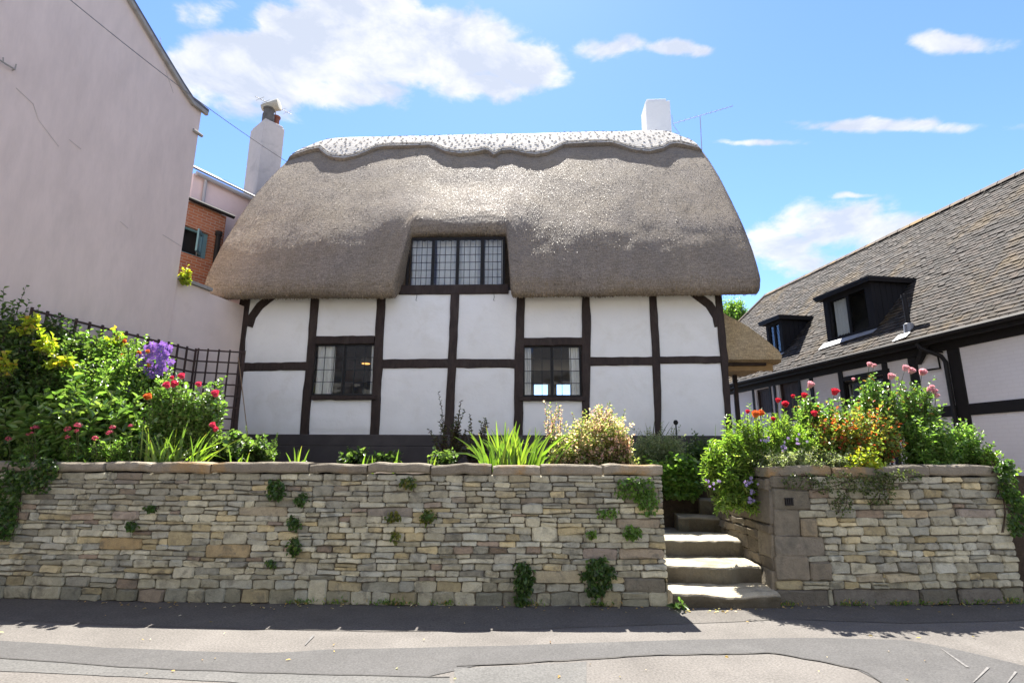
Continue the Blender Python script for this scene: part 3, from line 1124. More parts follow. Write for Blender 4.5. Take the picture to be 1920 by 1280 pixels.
for k, wd in enumerate(wins):
    L, T = fac(wd['L'] - 3, wd['T'] - 1); Rr, B = fac(wd['Rr'] + 3, wd['B'] + 1)
    fw = .035
    m = (L + Rr) / 2
    window(L, Rr, T, B, -0.045, [(L + fw, m - .02), (m + .02, Rr - fw)], wd['cols'], 4, fw)
    wdt = Rr - L
    if k == 0:
        curtain(L + .02, L + .30 * wdt, B, T, 0.17, 4)
        curtain(Rr - .10 * wdt, Rr + .05, B, T, 0.17, 2)
    else:
        curtain(L - .02, L + .14 * wdt, B, T, 0.17, 2)
        curtain(Rr - .20 * wdt, Rr + .02, B, T, 0.17, 3)
# pendant lamp inside the left room
pl = Wp(686, 681, CO + cv * 1.6, cv)
lp = empty('pendant_lamp', pl, 'lit pendant lamp glowing inside the left window', 'lamp')
mb = MB(); mb.lathe((0, 0, 0), [(.17, 0), (.165, .01), (.12, .15), (.118, .15)], 18)
M['shade'] = material('lamp_shade', (.3, .28, .25), .8)
mb.build('lamp_shade', M['shade'], lp, smooth=True)
mb = MB(); mb.lathe((0, 0, -.02), [(.03, 0), (.10, .005), (.10, .018), (.03, .019)], 14)
mb.build('bulb', M['lamp'], lp, smooth=True)
mb = MB(); mb.tube([(0, 0, .15), (0, 0, max(.3, 3.32 + Z0 - pl.z))], .006, 5); mb.build('flex', M['black'], lp)

# upper window
UW = -.17
L, T = fac(765, 447, UW); Rr, B = fac(946, 538, UW)
fw = .05
lg = [(771, 810), (814, 856), (860, 902), (907, 941)]
lg = [(fac(a, 490, UW)[0], fac(b, 490, UW)[0]) for a, b in lg]
window(L, Rr, T, B, UW, lg, 4, 6, fw)
zb0 = fac(850, 552)[1]
mb = MB(); mb.cbox(L - .1, Rr + .1, -0.045, .26, zb0, B - .002, .012); mb.build('window_beam', M['timber'], cot)
for i, (a, b) in enumerate(lg):
    wdt = b - a
    if i % 2 == 0: curtain(a - .02, a + wdt * .95, B + .02, T, .34, 3)
    else: curtain(a + wdt * .05, b + .02, B + .02, T, .34, 3)
# two little wire hooks under the window beam
for x in (781, 926):
    u, z = fac(x, 552, .08)
    mb = MB(); mb.tube([(u, -.06, z + .02), (u + .01, -.09, z - .06), (u - .005, -.1, z - .14), (u + .02, -.11, z - .15)], .006, 5); mb.build('wire_hook', M['black'], cot)

# ------------------------------------------------------------------ thatch
PA = [(.02, 4.86), (-.2, 4.70), (-.36, 4.615), (-.47, 4.60), (-.55, 4.66), (-.575, 4.78), (-.54, 4.95), (-.30, 5.40), (0, 5.92), (.36, 6.48), (.9, 7.26), (1.5, 8.08), (2.2, 9.0), (2.9, 9.90), (3.4, 10.44), (3.75, 10.68), (4.0, 10.73),
      (4.25, 10.68), (4.7, 10.4), (6.4, 7.9), (8.3, 4.9), (8.4, 4.7), (8.2, 4.65), (7.7, 4.86)]
PB = [(.5, 6.30), (.33, 6.18), (.2, 6.11), (.12, 6.10), (.05, 6.14), (.03, 6.23), (.06, 6.35), (.17, 6.54), (.34, 6.76), (.62, 7.08), (.98, 7.50), (1.5, 8.10)]
KS = 1.1
PA = [(v * KS, 1.6 + (z - 1.6) * KS) for v, z in PA]
PB = [(v * KS, 1.6 + (z - 1.6) * KS) for v, z in PB]
def catmull(P, t):
    n = len(P) - 1
    i = min(int(t), n - 1); f = t - i
    p = [Vector(P[max(0, min(n, i + k))]) for k in (-1, 0, 1, 2)]
    return 0.5 * ((2 * p[1]) + (p[2] - p[0]) * f + (2 * p[0] - 5 * p[1] + 4 * p[2] - p[3]) * f * f + (3 * p[1] - p[0] - 3 * p[2] + p[3]) * f ** 3)


PB = PB + PA[12:]
sub = [2, 2, 3, 3, 3, 3, 6, 9, 10, 12, 12, 13, 12, 9, 6, 4, 4, 4, 6, 6, 2, 2, 2]
ts = [i + k / sub[i] for i in range(len(sub)) for k in range(sub[i])] + [len(PA) - 1.0]
A = np.array([tuple(catmull(PA, t)) for t in ts]); A[:, 1] -= Z0
Bp = np.array([tuple(catmull(PB, t)) for t in ts]); Bp[:, 1] -= Z0
NS = len(ts)
IR = min(range(NS), key=lambda i: abs(ts[i] - 16.0))
# plan: verge positions
eL, zL = fac(384, 540, .5); eR, zR_ = fac(1427, 540, .5)
rl = cloc(Wp(552, 283, CO + cv * 3.74, cv)); rr = cloc(Wp(1312, 285, CO + cv * 3.74, cv))
flL, flR = rl.x - eL, rr.x - eR
nL, _ = fac(763, 500, .1); nR, _ = fac(949, 500, .1)
RRAD = 0.20
us = list(np.linspace(eL + RRAD, nL - .5, 62)) + list(np.linspace(nL - .5, nL + .2, 26))[1:] + list(np.linspace(nL + .2, nR - .2, 26))[1:] + list(np.linspace(nR - .2, nR + .5, 26))[1:] + list(np.linspace(nR + .5, eR - RRAD, 70))[1:]
um, hw_ = (eL + eR) / 2, (eR - eL) / 2
def sstep(a, b, x):
    t = min(1, max(0, (x - a) / (b - a)))
    return t * t * (3 - 2 * t)


def notch(u, t=0.0):
    k = sstep(6.0, 11.0, t)
    return sstep(nL - .16 - 1.1 * k, nL + .03 + .35 * k, u) * (1 - sstep(nR - .03 - .35 * k, nR + .16 + 1.1 * k, u))


def flare(u, i):
    h = min(max((A[i, 1] - A[5, 1]) / (A[IR, 1] - A[5, 1]), 0), 1)
    x = (u - um) / hw_
    k = h + 0.22 * math.sin(math.pi * h) * (1 if x < 0 else .8)          # rounded verge line
    return (flL if x < 0 else flR) * k * abs(x) ** 3


def thatch_pt(u, i):
    n = notch(u, ts[i])
    v, z = A[i] * (1 - n) + Bp[i] * n
    i0, i1 = max(i - 1, 0), min(i + 1, NS - 1)
    tv, tz = A[i1] - A[i0]
    l = math.hypot(tv, tz) or 1
    nv, nz = -tz / l, tv / l                   # outward normal (towards road / up)
    d = 0.040 * fbm(u * .55, ts[i] * .35, 3.3, 2) + 0.009 * fbm(u * 2.2, ts[i] * 1.2, 8.1, 2)
    # swelling either side of the eyebrow over the window
    for (uc, k) in ((nL - .55, .06), (nR + .6, .03)):
        d += k * math.exp(-((u - uc) / .55) ** 2 - ((v - .55) / .55) ** 2)
    if i < 6: d *= .3
    h = min(max((A[i, 1] - A[5, 1]) / (A[IR, 1] - A[5, 1]), 0), 1)
    e = min(u - eL, eR - u)
    z -= 0.42 * h ** 4 * math.exp(-(e / .55) ** 2)          # ridge dips towards the verges
    return Vector((u + flare(u, i), v + nv * d, z + nz * d)), Vector((0, nv, nz))


rows_T = []
for i in range(NS):
    row = []
    # left roll, body, right roll
    p0, n0 = thatch_pt(us[0], i)
    n1 = Vector((0, p0.y - 4.35, p0.z - 5.2)).normalized()
    row.append(p0 - n1 * .42 + Vector((.35, 0, 0)))
    row.append(p0 - n1 * .40 + Vector((-RRAD * .55, 0, 0)))
    for k in range(6, 0, -1):
        a = math.pi / 2 * k / 6
        row.append(p0 + Vector((-math.sin(a) * RRAD, 0, 0)) - n1 * (RRAD * 1.2 * (1 - math.cos(a))))
    for u in us:
        row.append(thatch_pt(u, i)[0])
    p0, n0 = thatch_pt(us[-1], i)
    n1 = Vector((0, p0.y - 4.35, p0.z - 5.2)).normalized()
    for k in range(1, 7):
        a = math.pi / 2 * k / 6
        row.append(p0 + Vector((math.sin(a) * RRAD, 0, 0)) - n1 * (RRAD * 1.2 * (1 - math.cos(a))))
    row.append(p0 - n1 * .40 + Vector((RRAD * .55, 0, 0)))
    row.append(p0 - n1 * .42 + Vector((-.35, 0, 0)))
    rows_T.append(row)


def thatch_material(name, base, gold, pale):
    m = bpy.data.materials.new(name); m.use_nodes = True
    t = m.node_tree; t.nodes.clear(); q = NT(t)
    co = q.n('ShaderNodeTexCoord').outputs['Object']
    mp = q.n('ShaderNodeMapping', ins={0: co}); mp.inputs['Scale'].default_value = (1.0, .35, .35)
    st_ = mp.outputs[0]
    mp2 = q.n('ShaderNodeMapping', ins={0: co}); mp2.inputs['Scale'].default_value = (.35, 1, 1.6)
    hz = mp2.outputs[0]
    big = q.noise(co, 0.8, 5, .6)
    fine = q.noise(st_, 55, 4, .7)
    strat = q.noise(hz, 22, 4, .65)
    c = q.mix(q.mapr(big, .35, .68), base, gold)
    c = q.mix(q.mapr(q.noise(st_, 2.5, 5, .6), .45, .75, 0, .6), c, pale)
    f = q.math('MULTIPLY', q.mapr(fine, .25, .75, .55, 1.45), q.mapr(strat, .3, .7, .72, 1.25))
    c = q.mix(1.0, c, q.n('ShaderNodeCombineColor', ins={0: f, 1: f, 2: f}).outputs[0], 'MULTIPLY')
    b = q.n('ShaderNodeBsdfPrincipled', ins={'Base Color': c, 'Roughness': .85}); b.inputs['Specular IOR Level'].default_value = .12
    h = q.math('ADD', q.math('MULTIPLY', q.noise(st_, 38, 5, .7), 1.0), q.math('MULTIPLY', strat, .8))
    bn = q.n('ShaderNodeBump', ins={'Height': h, 'Strength': .8, 'Distance': .03})
    t.links.new(bn.outputs[0], b.inputs['Normal'])
    q.n('ShaderNodeOutputMaterial', ins={0: b.outputs[0]})
    return m


M['thatch'] = thatch_material('thatch', (.205, .172, .142), (.265, .215, .155), (.29, .245, .20))
M['thatch_ridge'] = thatch_material('ridge_thatch', (.44, .41, .37), (.48, .45, .40), (.55, .52, .48))
M['thatch_porch_lit'] = thatch_material('porch_thatch', (.42, .31, .18), (.50, .38, .21), (.48, .40, .28))  # sunlight on the porch put into this paler golden thatch colour
mb = MB(); mb.grid(rows_T)
roof = mb.build('thatched_roof', M['thatch'], cot, smooth=True)

# straw ends lying on the thatch
def straw(root, rows_, n, mat, r0, r1, seed, L=.085, wd=.011, name='straw'):
    g_ = np.random.default_rng(seed)
    P = np.array([[tuple(p) for p in r_] for r_ in rows_])          # (NS, NC, 3)
    P = P[r0:r1, 2:-2]
    a, b = P[:-1, :-1], P[1:, 1:]
    area = np.linalg.norm(np.cross(P[1:, :-1] - a, P[:-1, 1:] - a), axis=2)
    pr = (area / area.sum()).ravel()
    pick = g_.choice(len(pr), n, p=pr)
    i, j = np.unravel_index(pick, area.shape)
    s_, t_ = g_.random(n)[:, None], g_.random(n)[:, None]
    p = (P[i, j] * (1 - s_) + P[i + 1, j] * s_) * (1 - t_) + (P[i, j + 1] * (1 - s_) + P[i + 1, j + 1] * s_) * t_
    down = P[i, j] - P[i + 1, j]; down /= np.linalg.norm(down, axis=1)[:, None] + 1e-9
    ac = P[i, j + 1] - P[i, j]; ac /= np.linalg.norm(ac, axis=1)[:, None] + 1e-9
    nr = np.cross(ac, -down); nr /= np.linalg.norm(nr, axis=1)[:, None] + 1e-9
    d = down + ac * g_.normal(0, .28, (n, 1)) + nr * np.where(g_.random((n, 1)) < .05, g_.uniform(.05, .3, (n, 1)), g_.uniform(-.03, .06, (n, 1)))
    d /= np.linalg.norm(d, axis=1)[:, None]
    sdv = np.cross(d, nr) + nr * g_.normal(0, .12, (n, 1)); sdv /= np.linalg.norm(sdv, axis=1)[:, None]
    l = L * g_.uniform(.6, 1.5, (n, 1)); w_ = wd * g_.uniform(.6, 1.3, (n, 1)) * .5
    q0 = p - nr * .006 - d * l * .4
    q1 = p + d * l * .6
    V = np.stack([q0 - sdv * w_, q0 + sdv * w_, q1 + sdv * w_, q1 - sdv * w_], 1).reshape(-1, 3)
    F = np.arange(n * 4).reshape(n, 4)
    base = np.array([.215, .182, .150]) * g_.uniform(.55, 1.3, (n, 1)) + np.array([.04, .02, -.01]) * g_.random((n, 1))
    # reed courses (fine ripple down the slope) and broad patches of older and newer straw
    u_, z_ = p[:, 0], p[:, 2]
    rip = np.sin(2 * np.pi * z_ / .055 + 1.3 * np.sin(u_ * 2.1 + z_) + .9 * np.sin(u_ * 5.3 - z_ * 2))
    pat = np.sin(u_ * 1.7 + 1.1 * np.sin(z_ * 1.9)) * np.sin(u_ * .63 + z_ * 1.2 + 2) + .6 * np.sin(u_ * 3.9 + z_ * .7)
    tab = g_.normal(0, 1, 400); tab2 = g_.normal(0, 1, 400)
    stk = .6 * np.interp(u_ + .05 * np.sin(z_ * 2), np.linspace(-8, 8, 400)[::3], tab[::3]) + .5 * np.interp(u_, np.linspace(-8, 8, 400), tab2)
    base = base * .92 * (1 + .22 * rip[:, None] + .12 * pat[:, None] + .13 * stk[:, None])      # rain streaks down the slope
    gold = np.clip(.5 * pat + .5 * (1.6 - (z_ - 3.6) / 1.3), 0, 1)[:, None]
    base = base + gold * np.array([.055, .028, -.006]) * g_.random((n, 1))
    C = np.repeat(np.clip(base, .02, 1), 4, axis=0)
    o = np_mesh(name, V, F, C, mat, root)
    return tag(o, kind='stuff')


M['straw'] = material('straw', (1, 1, 1), .6, use_col=True, var=0, spec=.15)
straw(cot, rows_T, 120000, M['straw'], 2, IR - 2, 5)

# block cut ridge with scalloped lower edge
def ridge_len(u):
    """slope length of the cap on the road side, read off the scallops"""
    px = np.interp(u, RU, RPX)
    return .22 + 1.93 * (float(np.interp(px, SPX, SPY)) - .15)


RPX = list(range(540, 1330, 10))
RU = [cloc(Wp(x, 280, CO + cv * 3.69, cv)).x for x in RPX]
SPX = [540, 560, 590, 612, 622, 640, 655, 672, 690, 705, 718, 735, 812, 825, 845, 870, 895, 915, 921, 932, 943, 960, 985, 1005, 1025, 1045, 1055, 1140, 1152, 1175, 1203, 1228, 1243, 1255, 1312, 1330]
SPY = [1.05, .98, .88, .86, 1.00, 1.22, 1.30, 1.32, 1.22, 1.05, .90, .86, .85, .95, 1.14, 1.24, 1.20, 1.12, 1.14, 1.32, 1.16, 1.14, 1.28, 1.34, 1.28, 1.08, .96, .92, 1.02, 1.22, 1.32, 1.22, 1.06, 1.0, 1.03, 1.05]
seg = np.hypot(np.diff(A[:, 0]), np.diff(A[:, 1]))
cum = np.concatenate([[0], np.cumsum(seg)])
def prof_at(s):
    return np.array([np.interp(s, cum, A[:, 0]), np.interp(s, cum, A[:, 1])])


def cap_pt(u, d, off):
    """d = distance down from the ridge (positive to the road)"""
    s = cum[IR] - d
    p = prof_at(s); t = prof_at(s + .05) - prof_at(s - .05)
    l = np.hypot(*t); nv, nz = -t[1] / l, t[0] / l
    i = int(np.argmin(np.abs(cum - s)))
    wv = 0.02 * fbm(u * .9, d * .8, 5.5)
    e = min(u - eL, eR - u)
    h = min(max((p[1] - A[5, 1]) / (A[IR, 1] - A[5, 1]), 0), 1)
    dz = -0.42 * h ** 4 * math.exp(-(e / .55) ** 2)
    return Vector((u + flare(u, i), p[0] + nv * (off + wv), p[1] + nz * (off + wv) + dz))


uc = np.linspace(us[0] + .02, us[-1] - .02, 300)
TH = .11
rows_C = []
Ls = [ridge_len(u + flare(u, IR - 8)) for u in uc]
nd = 14
rows_C.append([cap_pt(u, L_ - .01, -.03) for u, L_ in zip(uc, Ls)])
rows_C.append([cap_pt(u, L_, TH * .55) for u, L_ in zip(uc, Ls)])
rows_C.append([cap_pt(u, L_ - .02, TH) for u, L_ in zip(uc, Ls)])
for k in range(1, nd + 1):
    rows_C.append([cap_pt(u, (L_ - .02) * (1 - k / nd), TH + .05 * sstep(.4, 1, k / nd)) for u, L_ in zip(uc, Ls)])
for k in range(1, 6):
    rows_C.append([cap_pt(u, -1.0 * k / 5, TH + .05 * (1 - k / 5)) for u in uc])
rows_C.append([cap_pt(u, -1.02, -.03) for u in uc])
for r_ in rows_C:                       # rounded ends over the verge
    for e_, sg in ((0, -1), (-1, 1)):
        for k in range(1, 5):
            q = r_[e_] if k == 1 else q
            p = q + Vector((sg * .03 * k, 0, -.018 * k * k))
            r_.insert(0, p) if e_ == 0 else r_.append(p)
mb = MB(); mb.grid(rows_C[2:])
mb.build('thatched_ridge', M['thatch_ridge'], cot, smooth=True)
mb = MB(); mb.grid(rows_C[:3])
mb.build('ridge_cut_edge', M['thatch'], cot, smooth=True)
straw(cot, rows_C, 9000, M['straw'], 0, 2, 8, .05, .009, 'ridge_edge_straw')
# hazel spars and rods pinned in a lattice over the cap
mb = MB()
random.seed(31)
for u_i in range(2, 298, 6):
    u, L_ = uc[u_i], Ls[u_i]
    for k in range(9):
        d = L_ - .09 - k * .19 + random.uniform(-.07, .07)
        if d < -.1: continue
        uu = u + (.06 if k % 2 else 0) + random.uniform(-.07, .07)
        c = cap_pt(uu, d, TH + .05 * sstep(.4, 1, 1 - d / max(L_, .1)) + .012)
        a = random.uniform(-.9, .9)
        e = Vector((math.cos(a), math.sin(a) * .62, math.sin(a) * .78)) * .032
        mb.tube([c - e, c + e], .009, 4)
M['spar'] = material('hazel_spar', (.14, .115, .09), .8)
tag(mb.build('hazel_spars', M['spar'], cot), kind='stuff')
for off in (.10, .22):
    mb = MB()
    mb.tube([cap_pt(u, L_ - off, TH + .012) for u, L_ in zip(uc[::2], Ls[::2])], .009, 4)
    mb.build('hazel_rod', M['spar'], cot)

# white chimney behind the ridge
cc = cloc(Wp(1230, 240, CO + cv * 5.7, cv))
mb = MB()
M['chim_white'] = material('white_chimney_render', (.78, .78, .77), .85, var=.04, bump=.2, bscale=14)
h = cloc(Wp(1230, 199, CO + cv * 5.7, cv)).z
mb.cbox(cc.x - .42, cc.x + .42, 5.25, 6.05, h - 3.4, h - .12, .012); mb.cbox(cc.x - .37, cc.x + .31, 5.30, 6.0, h - .12, h, .02)
mb.build('chimney', M['chim_white'], cot)

# thatched porch on the far side of the cottage
pp = [cloc(W(x, y, Y)) for x, y, Y in ((1362, 588, 12.5), (1452, 678, 12.1), (1362, 684, 12.1))]
porch = empty('thatched_porch', CO + cu * pp[0].x + cv * .8 , 'small golden thatched porch roof on the right end of the cottage', 'porch', rz=math.atan2(cu.y, cu.x))
px0 = hwid - .02
PO = Vector((pp[0].x, .8, 0))
eave_u, eave_z, top_z = pp[1].x, pp[2].z, pp[0].z + .02
rows_P = []
nv_ = 12
sec = [(px0 - .1, top_z + .18), (px0 + .1, top_z + .05), (px0 + .35, top_z - .22), ((px0 + eave_u) / 2 + .1, (top_z + eave_z) / 2 + .12), (eave_u - .12, eave_z + .30), (eave_u + .02, eave_z + .12), (eave_u, eave_z + .02), (eave_u - .12, eave_z), (px0 + .3, eave_z + .02), (px0 - .05, eave_z + .04)]
ns = 40
sc_ = [catmull(sec, len(sec) * 0 + t) for t in np.linspace(0, len(sec) - 1, ns)]
for j in range(nv_ + 1):
    f = j / nv_
    v = .55 + 2.6 * f
    rnd = .07 * (math.exp(-f / .06) + math.exp(-(1 - f) / .06))
    cx_, cz_ = px0 + .3, eave_z + .35
    rows_P.append([Vector((p.x + (cx_ - p.x) * rnd * 1.2, v, p.y + (cz_ - p.y) * rnd + .02 * fbm(p.x * 3, v * 3, p.y * 3))) - PO for p in sc_])
mb = MB(); mb.grid(rows_P, flip=True)
for e_ in (0, -1):
    mb.add(rows_P[e_], [tuple(range(ns))])
mb.build('thatched_roof', M['thatch_porch_lit'], porch, smooth=True)
mb = MB(); mb.cbox(px0 + .03, eave_u - .12, .95 - .8, 1.0 - .8, eave_z - .16, eave_z + .03, .006)
mb.v = [(p[0] - PO.x, p[1], p[2]) for p in mb.v]
M['board'] = material('tan_board', (.34, .22, .10), .7, var=.2, vscale=5)
mb.build('eaves_board', M['board'], porch)
mb = MB(); mb.cbox(px0 + .03, eave_u - .3, .85 - .8, .93 - .8, eave_z - .05, eave_z + .04, .006)
mb.v = [(p[0] - PO.x, p[1], p[2]) for p in mb.v]
mb.build('eaves_beam', M['timber'], porch)
mb = MB(); mb.cbox(eave_u - .42, eave_u - .32, 2.6 - .8, 2.7 - .8, -1.2, eave_z, .01)
mb.v = [(p[0] - PO.x, p[1], p[2]) for p in mb.v]
mb.build('post', M['timber'], porch)

# ================================================================== neighbour house on the left (rendered gable wall)
M['render'] = material('pink_grey_render', (.71, .585, .515), .9, var=.07, vscale=1.2, tint2=(.62, .515, .455), var2=.6, v2scale=1.1, bump=.35, bscale=16, bdist=.012, stretch=(1, 1, .3), grain=(5, .05))
M['slate'] = material('slate', (.10, .10, .11), .6, var=.25, vscale=5)
M['verge'] = material('verge_mortar', (.33, .31, .28), .85, var=.25, vscale=8)
NP = Vector((-6.22, 10.5, 0))
nd_ = Vector((.249, 1, 0)).normalized()
nn = Vector((nd_.y, -nd_.x, 0))                     # faces the garden


def nb(px, py, out=0.0):
    return Wp(px, py, NP + nn * out, nn)


def ntoa(p):
    return (Vector(p) - NP).dot(nd_)


house = empty('rendered_house', NP + nd_ * -4, 'tall pinkish grey rendered house end left of the cottage', 'house')
HO = Vector(house.location)


def npt(a, o, z):
    p = NP + nd_ * a + nn * o - HO
    return Vector((p.x, p.y, z))


pr_ = [nb(378, 208), nb(358, 192), nb(340, 165), nb(300, 100), nb(240, 0)]
prof = [(ntoa(p), p.z) for p in pr_]
sl = (prof[-1][1] - prof[-2][1]) / (prof[-1][0] - prof[-2][0])
ridge_a = prof[-1][0] - 3.2
prof.append((ridge_a, prof[-1][1] + sl * -3.2))
front_a = ridge_a - 4.6
prof.append((front_a, prof[0][1]))
a_far = prof[0][0]
ring = [(a_far, 0.0)] + prof + [(front_a, 0.0)]
mb = MB()
n_ = len(ring)
mb.add([npt(a, 0, z) for a, z in ring] + [npt(a, -7, z) for a, z in ring],
       [tuple(range(n_))] + [tuple(range(2 * n_ - 1, n_ - 1, -1))] + [(i, n_ + i, n_ + (i + 1) % n_, (i + 1) % n_) for i in range(n_)])
mb.build('gable_wall', M['render'], house)
mb = MB()
Rr_ = [[npt(a, .06, z + .03) for a, z in prof], [npt(a, .06, z + .10) for a, z in prof], [npt(a, -7.2, z + .10) for a, z in prof]]
# project eave a little
for row in Rr_:
    row[0] = row[0] + (row[0] - row[1]).normalized() * .12
mb.grid(Rr_)
mb.build('roof', M['slate'], house)
mb = MB()
Rv = [[npt(a, o, z + h) for a, z in prof] for o, h in ((.012, -.05), (.075, -.05), (.075, .028), (.012, .028))]
for row in Rv: row[0] = row[0] + (row[0] - row[1]).normalized() * .10
mb.grid(Rv); mb.add([r_[0] for r_ in Rv], [(0, 1, 2, 3)])
mb.build('verge', M['verge'], house)
# lower lean-to wall that carries on to the cottage corner
lo_t = nb(345, 527).z
mb = MB()
a2, a1_, lo2 = 2.4, 0.05, 4.86          # the wall drops where it passes under the thatch
for (s0, s1, zt_) in ((a_far, a1_, lo_t), (a1_, a2, lo2)):
    mb.add([npt(s0, -.03, .9), npt(s1, -.03, .9), npt(s1, -.03, zt_), npt(s0, -.03, zt_), npt(s0, -.3, .9), npt(s1, -.3, .9), npt(s1, -.3, zt_), npt(s0, -.3, zt_)],
           [(0, 1, 2, 3), (4, 7, 6, 5), (3, 2, 6, 7), (1, 5, 6, 2), (0, 3, 7, 4)])
M['render_low'] = material('cream_pink_render', (.74, .615, .545), .9, var=.06, vscale=2, tint2=(.50, .36, .30), var2=.5, v2scale=.8, bump=.3, bscale=16)
mb.build('low_wall', M['render_low'], house)
mb = MB()
mb.add([npt(a_far + .01, .03, lo_t + .004), npt(a1_, .03, lo_t + .004), npt(a1_, .03, lo_t + .07), npt(a_far + .01, .03, lo_t + .07), npt(a_far + .01, -.36, lo_t + .004), npt(a1_, -.36, lo_t + .004), npt(a1_, -.36, lo_t + .09), npt(a_far + .01, -.36, lo_t + .09)],
       [(0, 1, 2, 3), (4, 7, 6, 5), (3, 2, 6, 7), (1, 5, 6, 2), (0, 3, 7, 4), (0, 4, 5, 1)])
mb.build('wall_cap', M['verge'], house)
# iron tie bar / bracket near the frame edge and small gutter stub
mb = MB()
b0, b1 = nb(-12, 106, .05), nb(28, 131, .05)
mb.tube([b0 - HO, b1 - HO], .012, 5)
mb.tube([b1 - HO - nn * .08, b1 - HO, b1 - HO + Vector((0, 0, .09))], .009, 5)
mb.tube([nb(6, 118, .05) - HO, nb(6, 108, .05) - HO], .008, 5)
mb.build('wall_bracket', M['verge'], house)
mb = MB(); e0 = nb(370, 249, .02); mb.tube([e0 - HO - nd_ * .1, e0 - HO + nd_ * .12], .035, 8); mb.build('overflow_pipe', M['verge'], house)
# faint wall cable and cracks as thin raised lines
mb = MB()
for pts in ([(30, 165), (62, 195), (72, 225), (110, 275)], [(305, 440), (340, 462)], [(300, 70), (310, 130), (325, 175)], [(130, 262), (152, 280)], [(225, 415), (240, 428)]):
    mb.tube([nb(x, y, .002) - HO for x, y in pts], .006, 4)
M['crack'] = material('filled_crack', (.50, .435, .41), .9)
mb.build('filled_crack', M['crack'], house)
# tuft of yellow green weed on the low wall comes with the plants

# rear wing (pink), brick extension, tall chimney
wing = empty('pink_rear_wing', W(365, 320, 12.4), 'pink rendered rear wing with gutter behind the left house', 'house')
WO = Vector(wing.location); WO.z = 0; wing.location = WO
g0, g1 = W(366, 322, 12.4), None
d_ = pix_dir(465, 369); g1 = Vector((0, 0, EYE)) + d_ * ((g0.z - EYE) / d_.z)
wd_ = (g1 - g0).normalized(); wn = Vector((wd_.y, -wd_.x, 0))
ge = g0 + wd_ * 6.5
mb = MB()
def slabwall(mb, a, b, n, z0, z1, th=.3):
    vs = [Vector((p.x, p.y, z)) - n * o - WO for o in (0, th) for p in (a, b) for z in (z0, z1)]
    mb.add(vs, [(0, 2, 3, 1), (4, 5, 7, 6), (0, 1, 5, 4), (2, 6, 7, 3), (1, 3, 7, 5)])
ga = g0 - wd_ * .02
slabwall(mb, ga, ge, wn, 0, g0.z - .05)
M['pink'] = material('pink_render', (.80, .64, .61), .9, var=.04, bump=.2, bscale=18)
mb.build('wall', M['pink'], wing)
mb = MB()
vs = []
for p in (ga - wd_ * .05, ge):
    for o, z in ((.12, 0), (.12, .05), (-2.6, 1.6), (-2.6, 1.5)):
        q = p + wn * o; vs.append(Vector((q.x, q.y, g0.z + z)) - WO)
mb.add(vs, [(0, 1, 2, 3), (4, 7, 6, 5), (1, 5, 6, 2), (0, 4, 5, 1), (3, 2, 6, 7)])
mb.build('roof', M['slate'], wing)
mb = MB(); mb.tube([ga + wn * .1 - WO - Vector((0, 0, .07)), ge + wn * .1 - WO - Vector((0, 0, .07))], .055, 8)
M['pvc'] = material('grey_pvc', (.42, .42, .43), .5, var=.05)
mb.build('gutter', M['pvc'], wing)
dp = Wp(385, 345, g0 + wn * .06, wn)
mb = MB(); mb.tube([(dp.x - WO.x, dp.y - WO.y, g0.z - .1), (dp.x - WO.x, dp.y - WO.y, 3.5)], .04, 8); mb.build('downpipe', M['pvc'], wing)

M['brick'] = None
m = bpy.data.materials.new('red_brick'); m.use_nodes = True; t = m.node_tree; t.nodes.clear(); q = NT(t)
co = q.n('ShaderNodeTexCoord').outputs['UV']
br = q.n('ShaderNodeTexBrick', ins={'Vector': co, 'Color1': (.36, .12, .055, 1), 'Color2': (.27, .085, .045, 1), 'Mortar': (.34, .26, .20, 1), 'Scale': 1.0, 'Mortar Size': .010, 'Brick Width': .225, 'Row Height': .075, 'Bias': -.1})
c = q.mix(q.mapr(q.noise(co, 3, 5), .4, .7, 0, .5), br.outputs[0], (.40, .17, .08))
b = q.n('ShaderNodeBsdfPrincipled', ins={'Base Color': c, 'Roughness': .9})
bn = q.n('ShaderNodeBump', ins={'Height': br.outputs['Fac'], 'Strength': .5, 'Distance': -.01}); t.links.new(bn.outputs[0], b.inputs['Normal'])
q.n('ShaderNodeOutputMaterial', ins={0: b.outputs[0]})
M['brick'] = m


def uv_planar(o, ax, ay):
    me = o.data
    uv = me.uv_layers.new(name='UVMap')
    for l in me.loops:
        p = me.vertices[l.vertex_index].co
        uv.data[l.index].uv = (p.dot(ax), p.dot(ay))


ext = empty('brick_extension', W(360, 520, 12.0), 'red brick extension with open teal window beside the thatch', 'building')
EO = Vector(ext.location); EO.z = 0; ext.location = EO
e0 = W(352, 376, 12.0)
d_ = pix_dir(434, 410); e1 = Vector((0, 0, EYE)) + d_ * ((e0.z - EYE) / d_.z)
ed = (e1 - e0).normalized(); en = Vector((ed.y, -ed.x, 0))
ea = e0 - ed * .9
